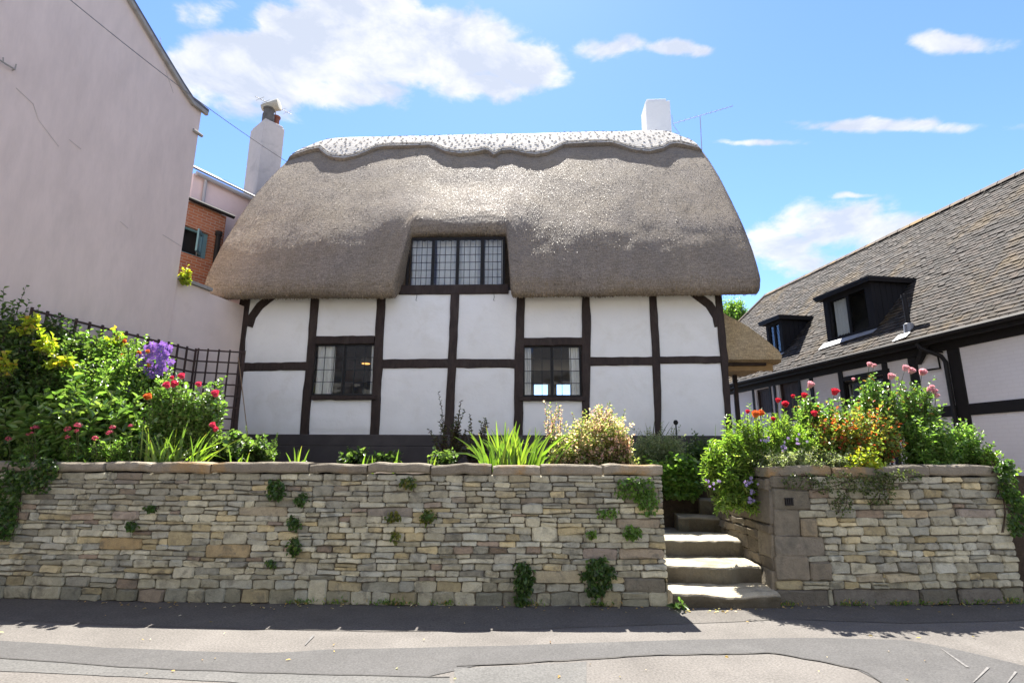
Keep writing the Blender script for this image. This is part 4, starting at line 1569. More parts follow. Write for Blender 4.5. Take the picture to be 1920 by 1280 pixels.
# window opening in wall coordinates
def ex(px, py):
    p = Wp(px, py, e0, en); return (p - e0).dot(ed), p.z
w0, wzt = ex(346, 421); w1, wzb = ex(387, 487)
eb = ex(419, 450)[0]
mb = MB()
def ewall(s0, s1, z0, z1, o0=0.0, th=.25):
    vs = [e0 + ed * s - en * o for o in (o0, o0 + th) for s in (s0, s1)]
    vv = [Vector((p.x, p.y, z)) - EO for p in vs for z in (z0, z1)]
    mb.add(vv, [(0, 2, 3, 1), (4, 5, 7, 6), (0, 1, 5, 4), (2, 6, 7, 3), (1, 3, 7, 5), (0, 4, 6, 2)])
ewall(-.9, w0, 0, e0.z); ewall(w0, w1, 0, wzb); ewall(w0, w1, wzt, e0.z); ewall(w1, eb, 0, e0.z)
o = mb.build('wall', M['brick'], ext); uv_planar(o, ed, Vector((0, 0, 1)))
mb = MB()
p0_, p1_ = ea + en * .1, e1 + en * .1
mb.tube([(p0_.x - EO.x, p0_.y - EO.y, e0.z + .02), (p1_.x - EO.x, p1_.y - EO.y, e0.z + .02)], .055, 8); mb.build('gutter', M['black'], ext)
mb = MB()
vs = []
for p in (ea, e0 + ed * eb):
    for o_, z in ((.06, .03), (.06, .08), (-1.4, .5), (-1.4, .45)):
        q_ = p + en * o_; vs.append(Vector((q_.x, q_.y, e0.z + z)) - EO)
mb.add(vs, [(0, 1, 2, 3), (4, 7, 6, 5), (1, 5, 6, 2), (0, 4, 5, 1), (3, 2, 6, 7)]); mb.build('roof', M['slate'], ext)
# teal window: frame, dark room, open casement
M['teal'] = material('teal_paint', (.13, .25, .28), .5, var=.05)
mb = MB()
def ebox(mb, s0, s1, z0, z1, o0, o1):
    vs = [e0 + ed * s + en * o for o in (o0, o1) for s in (s0, s1)]
    mb.add([Vector((p.x, p.y, z)) - EO for p in vs for z in (z0, z1)], [(0, 2, 3, 1), (4, 5, 7, 6), (0, 1, 5, 4), (2, 6, 7, 3), (1, 3, 7, 5), (0, 4, 6, 2)])
fwd = .05
for (s0, s1, z0, z1) in ((w0, w0 + fwd, wzb, wzt), (w1 - .12, w1, wzb, wzt), (w0 + fwd, w1 - .12, wzt - fwd, wzt), (w0 + fwd, w1 - .12, wzb, wzb + fwd)):
    ebox(mb, s0, s1, z0, z1, -.14, -.08)
tw = mb.build('window', M['teal'], ext)
M['dark'] = material('dark_room', (.02, .02, .022), .9)
mb = MB(); ebox(mb, w0 - .1, w1 + .1, wzb - .1, wzt + .1, -.9, -.26); mb.build('room', M['dark'], tw)
# casement swung out, hinged on the far side
hg = e0 + ed * (w1 - .13) - en * .08
hd = (Wp(367, 455, e0 + en * .3, en) - hg); hd.z = 0; hd = (hd.normalized())
ln = .42
hn = Vector((hd.y, -hd.x, 0))
mb = MB(); mg = MB()
def hbox(mb, s0, s1, z0, z1, o0, o1):
    vs = [hg + hd * s + hn * o for o in (o0, o1) for s in (s0, s1)]
    mb.add([Vector((p.x, p.y, z)) - EO for p in vs for z in (z0, z1)], [(0, 2, 3, 1), (4, 5, 7, 6), (0, 1, 5, 4), (2, 6, 7, 3), (1, 3, 7, 5), (0, 4, 6, 2)])
cz0, cz1 = wzb + .06, wzt - .06
for (s0, s1, z0, z1) in ((0, .07, cz0, cz1), (ln - .07, ln, cz0, cz1), (.07, ln - .07, cz0, cz0 + .07), (.07, ln - .07, cz1 - .07, cz1)):
    hbox(mb, s0, s1, z0, z1, -.02, .02)
mb.build('casement', M['teal'], tw)
hbox(mg, .07, ln - .07, cz0 + .07, cz1 - .07, -.004, .004)
mg.build('pane', M['glass'], tw)
sp = Wp(408, 455, e0 + en * .08, en)
mb = MB(); mb.tube([(sp.x - EO.x, sp.y - EO.y, Wp(408, 437, e0 + en * .08, en).z), (sp.x - EO.x, sp.y - EO.y, 2.5)], .06, 10)
mb.lathe((sp.x - EO.x, sp.y - EO.y, Wp(408, 437, e0 + en * .08, en).z), [(.085, -.05), (.085, .05), (.04, .06)], 10)
mb.build('soil_pipe', M['black'], ext)

# tall white chimney
cb = W(487, 300, 16.5)
chm = empty('white_chimney_stack', (cb.x, cb.y, 0), 'tall white chimney stack with two pots behind the thatch', 'chimney', rz=R(50))
zt = W(487, 224, 16.5).z
sc = 16.5 / .92 / 1000
mb = MB()
Wf, Df = .74, 1.05
mb.cbox(0, Wf, 0, Df, 4, zt, .02); mb.cbox(.04, Wf - .04, .04, Df - .04, zt, zt + .1, .02)
M['chim_grey'] = material('chimney_render', (.52, .47, .44), .9, var=.06, tint2=(.35, .32, .30), var2=.5, v2scale=1.5)
mb.build('stack', M['chim_grey'], chm)
M['pot'] = material('terracotta_pot', (.20, .075, .05), .8, var=.2)
M['pot_dark'] = material('sooty_pot', (.11, .10, .09), .85, var=.3, vscale=6)
M['pot_buff'] = material('buff_pot', (.42, .38, .30), .8, var=.15)
mb = MB(); mb.lathe((.24, .28, zt + .1), [(.2, 0), (.2, .32), (.17, .34), (.17, .5), (.2, .52), (.2, .56)], 12); mb.build('pot_base', M['pot_dark'], chm, smooth=False)
mb = MB(); mb.lathe((.08, .5, zt + .72), [(.12, 0), (.15, .1), (.17, .35), (.2, .55), (.2, .62), (.15, .62)], 12, axis=(.62, -.75, .2)); mb.build('cowl', M['pot_buff'], chm, smooth=True)
mb = MB(); mb.lathe((.56, .36, zt + .1), [(.14, 0), (.14, .1), (.11, .15), (.11, .38), (.14, .4), (.14, .46)], 12); mb.build('pot', M['pot'], chm)
mb = MB()
mb.tube([(.5, .35, zt), (.5, .35, zt + 1.05)], .018, 6); mb.tube([(-.35, .1, zt + .75), (1.2, .6, zt + 1.12)], .012, 5)
for k in range(6):
    f = .12 + k * .15
    c = Vector((-.35 + 1.55 * f, .1 + .5 * f, zt + .75 + .37 * f)); mb.tube([c - Vector((.05, -.2, 0)), c + Vector((.05, -.2, 0))], .008, 4)
mb.build('aerial', M['pvc'], chm)

# ================================================================== television aerial on the cottage ridge
ab = W(1316, 300, 14.9)
ant = empty('television_aerial', ab, 'thin television aerial on a mast beside the white cottage chimney', 'aerial')
mb = MB(); at_ = W(1313, 222, 14.9) - ab
mb.tube([(0, 0, -.5), tuple(at_ + Vector((0, 0, .05)))], .013, 6); mb.build('mast', M['pvc'], ant)
mb = MB()
b0, b1 = W(1262, 232, 14.7) - ab, W(1374, 199, 15.2) - ab
mb.tube([b0, b1], .010, 5)
for k in range(11):
    c = b0.lerp(b1, .10 + k * .088); ln_ = .16 - .006 * k
    mb.tube([c - Vector((.03, -.02, ln_ * .35)), c + Vector((.03, -.02, ln_ * .35))], .006, 4)
mb.tube([b0 + Vector((-.02, 0, .3)), b0 + Vector((0, 0, -.05)), b0 + Vector((.18, 0, -.36))], .008, 4)
mb.build('boom', M['pvc'], ant)

# overhead cable
p0_, p1_ = W(540, 305, 13.8), W(162, 0, 6.4)
ext_ = p1_ + (p1_ - p0_) * .5
mb = MB()
pts = []
for k in range(21):
    t = k / 20
    p = p0_.lerp(ext_, t); p.z -= .22 * math.sin(math.pi * t); pts.append(p)
mb.tube(pts, .007, 5)
M['cable'] = material('grey_cable', (.26, .24, .24), .7)
tag(mb.build('overhead_cable', M['cable']), 'thin grey overhead cable running from upper left to the thatch', 'cable')

# ================================================================== tiled timber framed house on the right
bw = Vector((-.148, .989, 0)).normalized()
bn_ = Vector((bw.y, -bw.x, 0))                      # towards the house (right)
EZ = 4.2
E0 = Wz(1920, 588, EZ)
BO = Vector((E0.x, E0.y, 0)) + bn_ * .35             # on wall plane
barn = empty('tiled_house', (BO.x, BO.y, 1.1), 'long black and white house with mossy tiled roof and dormers on the right', 'house', rz=0)
BZ = 1.1
RUN, RISE = 4.27, 4.64
SLOPE = RISE / RUN


def bp(a, b, z):
    p = BO + bw * a + bn_ * b
    return Vector((p.x - BO.x, p.y - BO.y, z - BZ))


def bhit(px, py, b=0.0):
    p = Wp(px, py, BO + bn_ * b, bn_) - BO
    return p.dot(bw), p.z


def rhit(px, py):
    """hit on roof plane -> a, b, z"""
    n = (bn_ * -SLOPE + Vector((0, 0, 1)))
    p0 = BO - bn_ * .35 + Vector((0, 0, EZ))
    p = Wp(px, py, p0, n) - BO
    return p.dot(bw), p.dot(bn_), p.z


def bbox(mb, a0, a1, b0, b1, z0, z1, col=(1, 1, 1)):
    vs = [bp(a, b, z) for z in (z0, z1) for a, b in ((a0, b0), (a1, b0), (a1, b1), (a0, b1))]
    mb.add(vs, [(0, 1, 2, 3), (7, 6, 5, 4), (4, 5, 1, 0), (5, 6, 2, 1), (6, 7, 3, 2), (7, 4, 0, 3)], col)


A0 = -5.0
AEND_R = rhit(1430, 563)[0]
AEND_E = rhit(1372, 722)[0]
if AEND_E < AEND_R + 2.2: AEND_E = AEND_R + 2.2
m = bpy.data.materials.new('white_painted_brick'); m.use_nodes = True; t = m.node_tree; t.nodes.clear(); q = NT(t)
co = q.n('ShaderNodeTexCoord').outputs['UV']
br = q.n('ShaderNodeTexBrick', ins={'Vector': co, 'Color1': (.83, .80, .79, 1), 'Color2': (.815, .785, .775, 1), 'Mortar': (.79, .76, .75, 1), 'Scale': 1.0, 'Mortar Size': .007, 'Brick Width': .23, 'Row Height': .077})
b = q.n('ShaderNodeBsdfPrincipled', ins={'Base Color': q.mix(q.mapr(q.noise(co, 1.2, 5), .5, .75, 0, .4), br.outputs[0], (.68, .64, .62)), 'Roughness': .85})
bn = q.n('ShaderNodeBump', ins={'Height': br.outputs['Fac'], 'Strength': .5, 'Distance': -.012}); t.links.new(bn.outputs[0], b.inputs['Normal'])
q.n('ShaderNodeOutputMaterial', ins={0: b.outputs[0]})
M['wbrick'] = m
# wall with openings
ops = []
for (l, r_, tp, bt) in ((1417, 1442, 731, 775), (1458, 1496, 709, 790), (1578, 1668, 716, 760)):
    aF, zt_ = bhit(l, tp); aN, _ = bhit(r_, tp); _, zb_ = bhit((l + r_) / 2, bt)
    ops.append((aN, aF, max(zb_, 1.35), zt_))
ops.sort()
mb = MB()
cur = A0
for (a0, a1, z0, z1) in ops:
    bbox(mb, cur, a0, 0, .25, 0.4, EZ + .2)
    bbox(mb, a0, a1, 0, .25, 0.4, z0); bbox(mb, a0, a1, 0, .25, z1, EZ + .2)
    cur = a1
bbox(mb, cur, AEND_E, 0, .25, 0.4, EZ + .2)
bbox(mb, AEND_E - .25, AEND_E, .25, 2 * RUN - .7, .4, EZ + .2)
bbox(mb, A0, A0 + .25, .25, 2 * RUN - .7, .4, EZ + .2)
o = mb.build('wall', M['wbrick'], barn); uv_planar(o, bw, Vector((0, 0, 1)))
M['door'] = material('dark_brown_door', (.045, .028, .022), .6, var=.25, vscale=6)
for (a0, a1, z0, z1) in ops:
    mb = MB(); f = .07
    bbox(mb, a0, a0 + f, .06, .14, z0, z1); bbox(mb, a1 - f, a1, .06, .14, z0, z1); bbox(mb, a0 + f, a1 - f, .062, .138, z1 - f, z1); bbox(mb, a0 + f, a1 - f, .062, .138, z0, z0 + f)
    if a1 - a0 > 1.2:
        bbox(mb, (a0 + a1) / 2 - .04, (a0 + a1) / 2 + .04, .064, .136, z0 + f, z1 - f)
        wn_ = mb.build('window', M['black'], barn)
        for (x0, x1) in ((a0 + f, (a0 + a1) / 2 - .04), ((a0 + a1) / 2 + .04, a1 - f)):
            mb = MB(); bbox(mb, x0, x1, .095, .10, z0 + f, z1 - f); mb.build('pane', M['glass_dark'], wn_)
        mb = MB(); bbox(mb, a0 - .1, a1 + .1, .26, 1.2, z0 - .1, z1 + .1); mb.build('room', M['dark'], wn_)
    else:
        dr_ = mb.build('door', M['door'], barn)
        nb3 = 5
        for k in range(nb3):
            x0 = a0 + f + (a1 - a0 - 2 * f) * k / nb3; x1 = a0 + f + (a1 - a0 - 2 * f) * (k + 1) / nb3 - .01
            mb = MB(); bbox(mb, x0, x1, .09, .13, z0 + f, z1 - f); mb.build('plank', M['door'], dr_)
# timbers
def timb(a0, a1, z0, z1, out=.03, name='post'):
    mb = MB(); bbox(mb, a0, a1, -out, .02, z0, z1); mb.build(name, M['black'], barn)


for (x, y, wdt) in ((1519, 690, .13), (1575, 690, .15), (1660, 690, .15), (1714, 690, .22), (1792, 680, .26), (1478 - 26, 720, .10), (1499, 715, .09), (1413, 740, .09), (1445, 735, .08)):
    a, _ = bhit(x, y); timb(a - wdt / 2, a + wdt / 2, .6, EZ - .05)
aB, zB = bhit(1870, 763)
aP, _ = bhit(1792, 680); aQ, _ = bhit(1745, 765)
timb(A0, aP - .13, zB - .115, zB + .115, .028, 'rail'); timb(aP + .13, aQ, zB - .115, zB + .115, .028, 'rail')
aw = ops[[i for i, o_ in enumerate(ops) if o_[1] - o_[0] > 1.0][0]] if any(o_[1] - o_[0] > 1.0 for o_ in ops) else ops[0]
timb(aw[0] - .05, aw[1] + .05, aw[3], aw[3] + .12, .026, 'lintel')
timb(A0, AEND_E, EZ - .30, EZ - .03, .05, 'wall_plate')
# knee brace bracket
a, z = bhit(1718, 660)
mb = MB()
pts = [bp(a - .05, -.04, z - .25), bp(a - .22, -.10, z - .12), bp(a - .42, -.18, z + .12), bp(a - .62, -.24, z + .22)]
mb.tube(pts, [.08, .085, .085, .075], 6); mb.build('knee_brace', M['black'], barn)
# downpipe with swan neck and the bent overflow pipe
a, z = bhit(1775, 660)
mb = MB()
aG, zG = bhit(1755, 640)
mb.tube([bp(aG + .1, -.40, EZ - .1), bp(aG + .05, -.36, EZ - .22), bp(a + .05, -.1, EZ - .42), bp(a, -.07, EZ - .55), bp(a, -.07, .9)], .045, 8)
mb.build('downpipe', M['black'], barn)
mb = MB()
p = [bhit(x, y, -.05) for x, y in ((1767, 660), (1757, 661), (1763, 690), (1735, 694))]
mb.tube([bp(a_, -.05, z_) for a_, z_ in p], .022, 6); mb.build('overflow_pipe', M['black'], barn)
# gutter + fascia
mb = MB(); mb.tube([bp(A0, -.42, EZ - .03), bp(AEND_E + .3, -.42, EZ - .03)], .06, 8); mb.build('gutter', M['black'], barn)
mb = MB(); bbox(mb, A0, AEND_E + .3, -.34, -.30, EZ - .16, EZ + .02); mb.build('fascia', M['black'], barn)
mb = MB(); bbox(mb, A0, AEND_E + .3, -.30, 0.0, EZ - .13, EZ - .10); mb.build('soffit', M['black'], barn)
# roof deck and tiles
M['deck'] = material('roof_deck', (.04, .035, .03), .9)
mb = MB()
e = .03
def rp(a, b, lift=0.0):
    z = EZ + SLOPE * (b + .35)
    n = Vector((0, 0, 1)) - bn_ * SLOPE; n.normalize()
    return bp(a, b, z) + n * lift
rb = RUN - .35
vs = [rp(A0, -.35), rp(AEND_E + .3, -.35), rp(AEND_R, rb), rp(A0, rb), bp(A0, 2 * RUN - .35, EZ), bp(AEND_E + .3, 2 * RUN - .35, EZ)]
mb.add(vs, [(0, 3, 2, 1), (3, 4, 5, 2), (1, 2, 5), (0, 4, 3)])
mb.build('roof_deck', M['deck'], barn)
M['tile'] = material('clay_tile', (1, 1, 1), .85, use_col=True, var=.25, vscale=9, tint2=(.17, .11, .035), var2=.35, v2scale=.7, bump=.4, bscale=50, bdist=.01, spec=.2, coords='World')
# dormers first (need their footprint)
dorms = []
for (nb_, nt_, fb_, back) in (((1643, 618), (1637, 527), (1553, 641), (1728, 515)), ((1470, 662), (1462, 600), (1442, 669), (1524, 590))):
    a_n, b_f, z_b = rhit(*nb_)
    _, z_t = bhit(*nt_, b_f)
    a_f, _ = bhit(*fb_, b_f)
    dorms.append((a_n, a_f, b_f, z_b, z_t))
tl, tw_, gauge = .22, .165, .13
SL = math.hypot(RUN, RISE)
nrow = int(SL / gauge)
nrm = (Vector((0, 0, 1)) - bn_ * SLOPE).normalized()
upv = (bn_ + Vector((0, 0, SLOPE))).normalized()
tme = {}
random.seed(77)
tiles = []
for r_ in range(nrow + 1):
    s = r_ * gauge
    b_ = -.37 + s * RUN / SL
    fr_ = s / SL
    a_end = (AEND_E + .3) + (AEND_R - AEND_E - .3) * fr_ - .05
    a = A0 + (tw_ / 2 if r_ % 2 else 0)
    while a < a_end:
        z = EZ + SLOPE * (b_ + .35)
        inside = any(a_n - .03 < a + tw_ / 2 < a_f + .03 and b_ > b_f - .06 and z + .1 < z_t for (a_n, a_f, b_f, z_b, z_t) in dorms)
        if not inside:
            tiles.append((a, b_, r_))
        a += tw_
def tile_mesh(var):
    mb = MB()
    w2 = tw_ - .006
    j = [random.uniform(-.006, .006) for _ in range(4)]
    c = random.choice([(.056, .048, .042), (.048, .042, .038), (.064, .054, .046), (.038, .034, .031), (.052, .041, .034), (.076, .066, .056), (.030, .026, .022)])
    t1 = .022
    def pt(x, y, h): return bw * x + upv * y + nrm * h
    tilt = .036
    vs = [pt(0, 0 + j[0], tilt - t1), pt(w2, 0 + j[1], tilt - t1), pt(w2, tl, -.012), pt(0, tl, -.012), pt(0, 0 + j[0], tilt + j[2]), pt(w2, j[1], tilt + j[3]), pt(w2, tl, .01), pt(0, tl, .01)]
    mb.add(vs, [(0, 1, 2, 3), (4, 7, 6, 5), (0, 4, 5, 1), (1, 5, 6, 2), (3, 7, 4, 0)], c)
    return mb.mesh('roof_tile', M['tile'])
TM = [tile_mesh(k) for k in range(24)]
def dist2(t_):
    p = rp(t_[0], t_[1]) + Vector((BO.x, BO.y, BZ))
    d = p - Vector((0, 0, EYE))
    x = d.x / d.y
    vis = abs(x) < .985
    return (0 if vis else 1, d.length)
tiles.sort(key=dist2)
TV = []
for n_, (a, b_, r_) in enumerate(tiles):
    me = random.choice(TM)
    loc = rp(a, b_) 
    if n_ < 300:
        o = link('roof_tile', me, barn); o.location = loc; o.rotation_euler = (random.gauss(0, .01), random.gauss(0, .01), random.gauss(0, .015))
    else:
        TV.append((me, loc))
allv, allf, allc = [], [], []
cache = {}
for me in TM:
    v = np.array([tuple(x.co) for x in me.vertices]); f = np.array([list(p.vertices) for p in me.polygons])
    c = np.empty(len(v) * 4, np.float32); me.color_attributes['Col'].data.foreach_get('color', c)
    cache[me.name] = (v, f, c.reshape(-1, 4)[:, :3])
k = 0
for me, loc in TV:
    v, f, c = cache[me.name]
    allv.append(v + np.array(loc) + np.array(tuple(nrm)) * random.gauss(0, .004)); allf.append(f + k); allc.append(c * random.uniform(.8, 1.2)); k += len(v)
tag(np_mesh('far_roof_tiles', np.concatenate(allv), np.concatenate(allf), np.concatenate(allc), M['tile'], barn, smooth=False), kind='stuff')
# ridge tiles
M['ridge_tile'] = material('ridge_tile', (.12, .095, .075), .85, var=.3, vscale=6, tint2=(.30, .18, .05), var2=.8, v2scale=1.2, coords='World')
a = A0
mb_ = MB()
rows_ = [[(-.15, -.06), (-.09, .04), (0, .09), (.09, .04), (.15, -.06)]]
for e_ in (0, .44):
    pass
mb_.grid([[bw * e_ + bn_ * x + Vector((0, 0, z)) for x, z in rows_[0]] for e_ in (0, .43)], flip=True)
rme = mb_.mesh('ridge_tile', M['ridge_tile'])
while a < AEND_R:
    o = link('ridge_tile', rme, barn); o.location = rp(a, rb) + Vector((0, 0, .01 + random.uniform(-.008, .008))); a += .45
mb_ = MB(); mb_.grid([[upv * 0 + p for p in (bn_ * x + Vector((0, 0, z)) for x, z in rows_[0])], [p for p in (bn_ * x + Vector((0, 0, z)) for x, z in rows_[0])]])
h0, h1 = rp(AEND_R, rb), rp(AEND_E + .3, -.35)
mb_ = MB(); mb_.tube([h0 + Vector((0, 0, .02)), h1 + Vector((0, 0, .03))], .09, 8); mb_.build('hip_tile', M['ridge_tile'], barn)
# dormers
M['wboard'] = material('black_weatherboard', (.020, .019, .020), .75, spec=.12, var=.2, vscale=6, bump=.2, bscale=20, stretch=(1, 1, .2))
for di, (a_n, a_f, b_f, z_b, z_t) in enumerate(dorms):
    zf = z_b - .02
    bb = (z_t - EZ) / SLOPE - .35 + .1
    # cheeks of vertical boards
    nbd = max(5, int((bb - b_f) / .17))
    for side, aa in ((0, a_n), (1, a_f)):
        for k in range(nbd):
            b0_, b1_ = b_f + .1 + (bb - b_f - .1) * k / nbd, b_f + .1 + (bb - b_f - .1) * (k + 1) / nbd - .012
            zl = EZ + SLOPE * (b0_ + .35) - .06
            if zl > z_t - .02: continue
            mb = MB(); bbox(mb, aa - (.03 if side == 0 else -.0), aa + (0 if side == 0 else .03), b0_, b1_, zl, z_t); mb.build('cheek_board', M['wboard'], barn)
        mb = MB()
        vs = [bp(aa, b_f + .05, zf), bp(aa, bb, z_t), bp(aa, b_f + .05, z_t)]
        mb.add(vs, [(0, 1, 2)]); mb.build('cheek', M['wboard'], barn)
    # front: corner boards, frame, panes
    wdt = a_f - a_n
    cbw = min(.16, wdt * .12)
    mb = MB(); bbox(mb, a_n - .02, a_n + cbw, b_f, b_f + .1, zf, z_t); mb.build('corner_board', M['wboard'], barn)
    mb = MB(); bbox(mb, a_f - cbw, a_f + .02, b_f, b_f + .1, zf, z_t); mb.build('corner_board', M['wboard'], barn)
    mb = MB(); f = .06; l, r2 = a_n + cbw, a_f - cbw
    zz0, zz1 = zf + .12, z_t - .10
    bbox(mb, l, r2, b_f + .004, b_f + .1, zf, zz0); bbox(mb, l, r2, b_f + .004, b_f + .1, zz1, z_t)
    bbox(mb, l, l + f, b_f + .02, b_f + .09, zz0, zz1); bbox(mb, r2 - f, r2, b_f + .02, b_f + .09, zz0, zz1)
    mid = (l + r2) / 2
    bbox(mb, mid - .04, mid + .04, b_f + .022, b_f + .088, zz0, zz1)
    wn_ = mb.build('dormer_window', M['wboard'], barn)
    for (x0, x1) in ((l + f, mid - .04), (mid + .04, r2 - f)):
        mb = MB(); bbox(mb, x0, x1, b_f + .05, b_f + .056, zz0, zz1); mb.build('pane', M['glass_dark'], wn_)
    mb = MB(); bbox(mb, l - .05, r2 + .05, b_f + .5, b_f + .55, zf, z_t); mb.build('room', M['dark'], wn_)
    if di == 0:
        rows_ = []
        for z in (zz0, zz1):
            rows_.append([bp(mid + .1 + (r2 - mid - .15) * i / 24, b_f + .16 + .025 * math.sin(i * 1.3), z) for i in range(25)])
        mb = MB(); mb.grid(rows_); mb.build('curtain', M['curtain'], wn_, smooth=True)
    # flat roof with fascia
    mb = MB(); ov = .16
    bbox(mb, a_n - ov, a_f + ov, b_f - ov, bb + .25, z_t, z_t + .06)
    bbox(mb, a_n - ov - .02, a_f + ov + .02, b_f - ov - .02, bb + .22, z_t + .0605, z_t + .13)
    mb.build('dormer_roof', M['black'], barn)
    mb = MB()
    vs = [rp(a_n - .1, b_f - .02, .045), rp(a_f + .12, b_f - .02, .045), rp(a_f + .14, b_f - .20, .05), rp((a_n + a_f) / 2, b_f - .15, .05), rp(a_n - .05, b_f - .12, .05)]
    mb.add(vs + [v_ + nrm * .01 for v_ in vs], [tuple(range(5)), tuple(range(9, 4, -1))] + [(i, (i + 1) % 5, 5 + (i + 1) % 5, 5 + i) for i in range(5)])
    mb.build('lead_flashing', M['lead_sheet'], barn)
# flue pipe
a, b_, z = rhit(1705, 620)
zt_ = bhit(1696, 553, b_)[1]
mb = MB(); mb.tube([bp(a, b_, z - .1), bp(a, b_, zt_)], .055, 10); mb.lathe(bp(a, b_, zt_), [(.065, -.06), (.065, .02), (.03, .03)], 10); mb.build('flue_pipe', M['black'], barn)
mb = MB(); mb.lathe(bp(a, b_, z - .1), [(.11, 0), (.10, .26), (.06, .28)], 10); mb.build('flue_collar', M['lead_sheet'], barn)
mb = MB(); vs = [rp(a - .16, b_ - .1, .05), rp(a + .16, b_ - .1, .05), rp(a + .22, b_ - .24, .05), rp(a - .12, b_ - .20, .05)]
mb.add(vs + [v_ + nrm * .01 for v_ in vs], [(0, 1, 2, 3), (7, 6, 5, 4), (0, 4, 5, 1), (1, 5, 6, 2), (2, 6, 7, 3), (3, 7, 4, 0)]); mb.build('lead_flashing', M['lead_sheet'], barn)

# ================================================================== house across the road (out of view but for window reflections; pale walls chosen to bounce fill light)
op = empty('opposite_house', (1, -9, 0), 'cream rendered house across the road mirrored in the cottage windows', 'house')
OY = -9.0
mb = MB()
xs = [-27, -24.5, -23.3, -20.2, -19, -15.8, -14.6, -12, -10.8, -8.5, -7.3, -4.2, -3.0, 0.2, 1.4, 4.4, 5.6, 8.6, 9.8, 13]
zs_ = [0, 1.0, 2.3, 3.7, 5.0, 6.2]
def obox(mb, x0, x1, y0, y1, z0, z1):
    mb.box(x0 - 1, x1 - 1, y0 - OY, y1 - OY, z0, z1)
for i in range(len(xs) - 1):
    for j in range(len(zs_) - 1):
        if i % 2 == 1 and j in (1, 3): continue
        obox(mb, xs[i], xs[i + 1], OY - .3, OY, zs_[j], zs_[j + 1])
M['cream'] = material('cream_render', (.56, .54, .49), .9, var=.06, vscale=1.5)
mb.build('wall', M['cream'], op)
for i in range(1, len(xs) - 1, 2):
    for j in (1, 3):
        mb = MB(); x0, x1, z0, z1 = xs[i], xs[i + 1], zs_[j], zs_[j + 1]
        for b_ in ((x0, x0 + .07, z0, z1), (x1 - .07, x1, z0, z1), (x0 + .07, x1 - .07, z0, z0 + .07), (x0 + .07, x1 - .07, z1 - .07, z1), ((x0 + x1) / 2 - .03, (x0 + x1) / 2 + .03, z0 + .07, z1 - .07)):
            obox(mb, b_[0], b_[1], OY - .16, OY - .08, b_[2], b_[3])
        wn_ = mb.build('window', M['chim_white'], op)
        mb = MB(); obox(mb, x0 + .07, x1 - .07, OY - .29, OY - .2, z0 + .07, z1 - .07); mb.build('room', M['dark'], wn_)
mb = MB()
mb.add([(-28.2, .4, 6.15), (12.2, .4, 6.15), (12.2, -4, 9.6), (-28.2, -4, 9.6), (-28.2, -8.4, 6.15), (12.2, -8.4, 6.15)], [(0, 1, 2, 3), (3, 2, 5, 4), (0, 3, 4), (1, 5, 2)])
mb.build('roof', M['slate'], op)

# ================================================================== planting
LEAF = leaf_material('leaf')
LEAF_GLOSS = leaf_material('glossy_leaf', .38, .30, spec=.9)
LEAF_GOLD = leaf_material('yellow_leaf', .55, .45, (1.2, 1.25, .5))
PETAL = leaf_material('petal', .40, .55, (1.2, .9, .95), spec=.2)
BLADE = leaf_material('blade_leaf', .50, .30, (1.3, 1.45, .5), spec=.5)
M['stem'] = material('plant_stem', (.075, .085, .03), .8, var=.2)
M['twig'] = material('brown_twig', (.065, .042, .03), .85, var=.3)

G = {  # leaf palettes: (rgb, weight)
    'dark': [((.040, .068, .024), 3), ((.055, .090, .030), 3), ((.085, .125, .04), 1.5)],
    'mid': [((.065, .12, .026), 3), ((.09, .15, .035), 3), ((.12, .18, .045), 2)],
    'bright': [((.085, .145, .036), 3), ((.11, .175, .046), 3), ((.07, .12, .032), 2), ((.14, .185, .065), 1)],
    'lime': [((.12, .18, .032), 3), ((.095, .155, .03), 3), ((.16, .21, .05), 2), ((.075, .12, .03), 2)],
    'gold': [((.24, .28, .03), 3), ((.20, .25, .03), 3), ((.30, .22, .035), 1)],
    'grey': [((.15, .165, .105), 3), ((.19, .20, .135), 3), ((.11, .13, .075), 2)],
    'rose': [((.06, .115, .03), 3), ((.09, .15, .04), 3), ((.13, .19, .05), 1), ((.15, .08, .03), .4)],
    'flame': [((.30, .05, .025), 2), ((.26, .11, .03), 1.2), ((.20, .19, .045), 3), ((.12, .155, .04), 5), ((.075, .105, .03), 4)],
    'pinky': [((.46, .31, .32), 3), ((.18, .20, .085), 3), ((.13, .155, .06), 3), ((.08, .095, .04), 1.2), ((.28, .23, .14), 1)],
    'maroon': [((.045, .035, .022), 3), ((.05, .06, .025), 3), ((.07, .045, .03), 1)],
    'soft': [((.048, .078, .026), 3), ((.062, .095, .032), 3), ((.08, .115, .042), 1)],
    'ivy': [((.035, .065, .02), 3), ((.05, .09, .025), 3), ((.085, .13, .035), 1)],
}


def pick_cols(pal, n, g_):
    cs = np.array([c for c, _ in pal]); ws = np.array([w_ for _, w_ in pal], float)
    c = cs[g_.choice(len(cs), n, p=ws / ws.sum())]
    return np.clip(c * 1.75 * g_.uniform(.7, 1.3, (n, 1)) * (1 + g_.normal(0, .05, (n, 3))), .004, .9)


def norm(a):
    return a / (np.linalg.norm(a, axis=1)[:, None] + 1e-9)


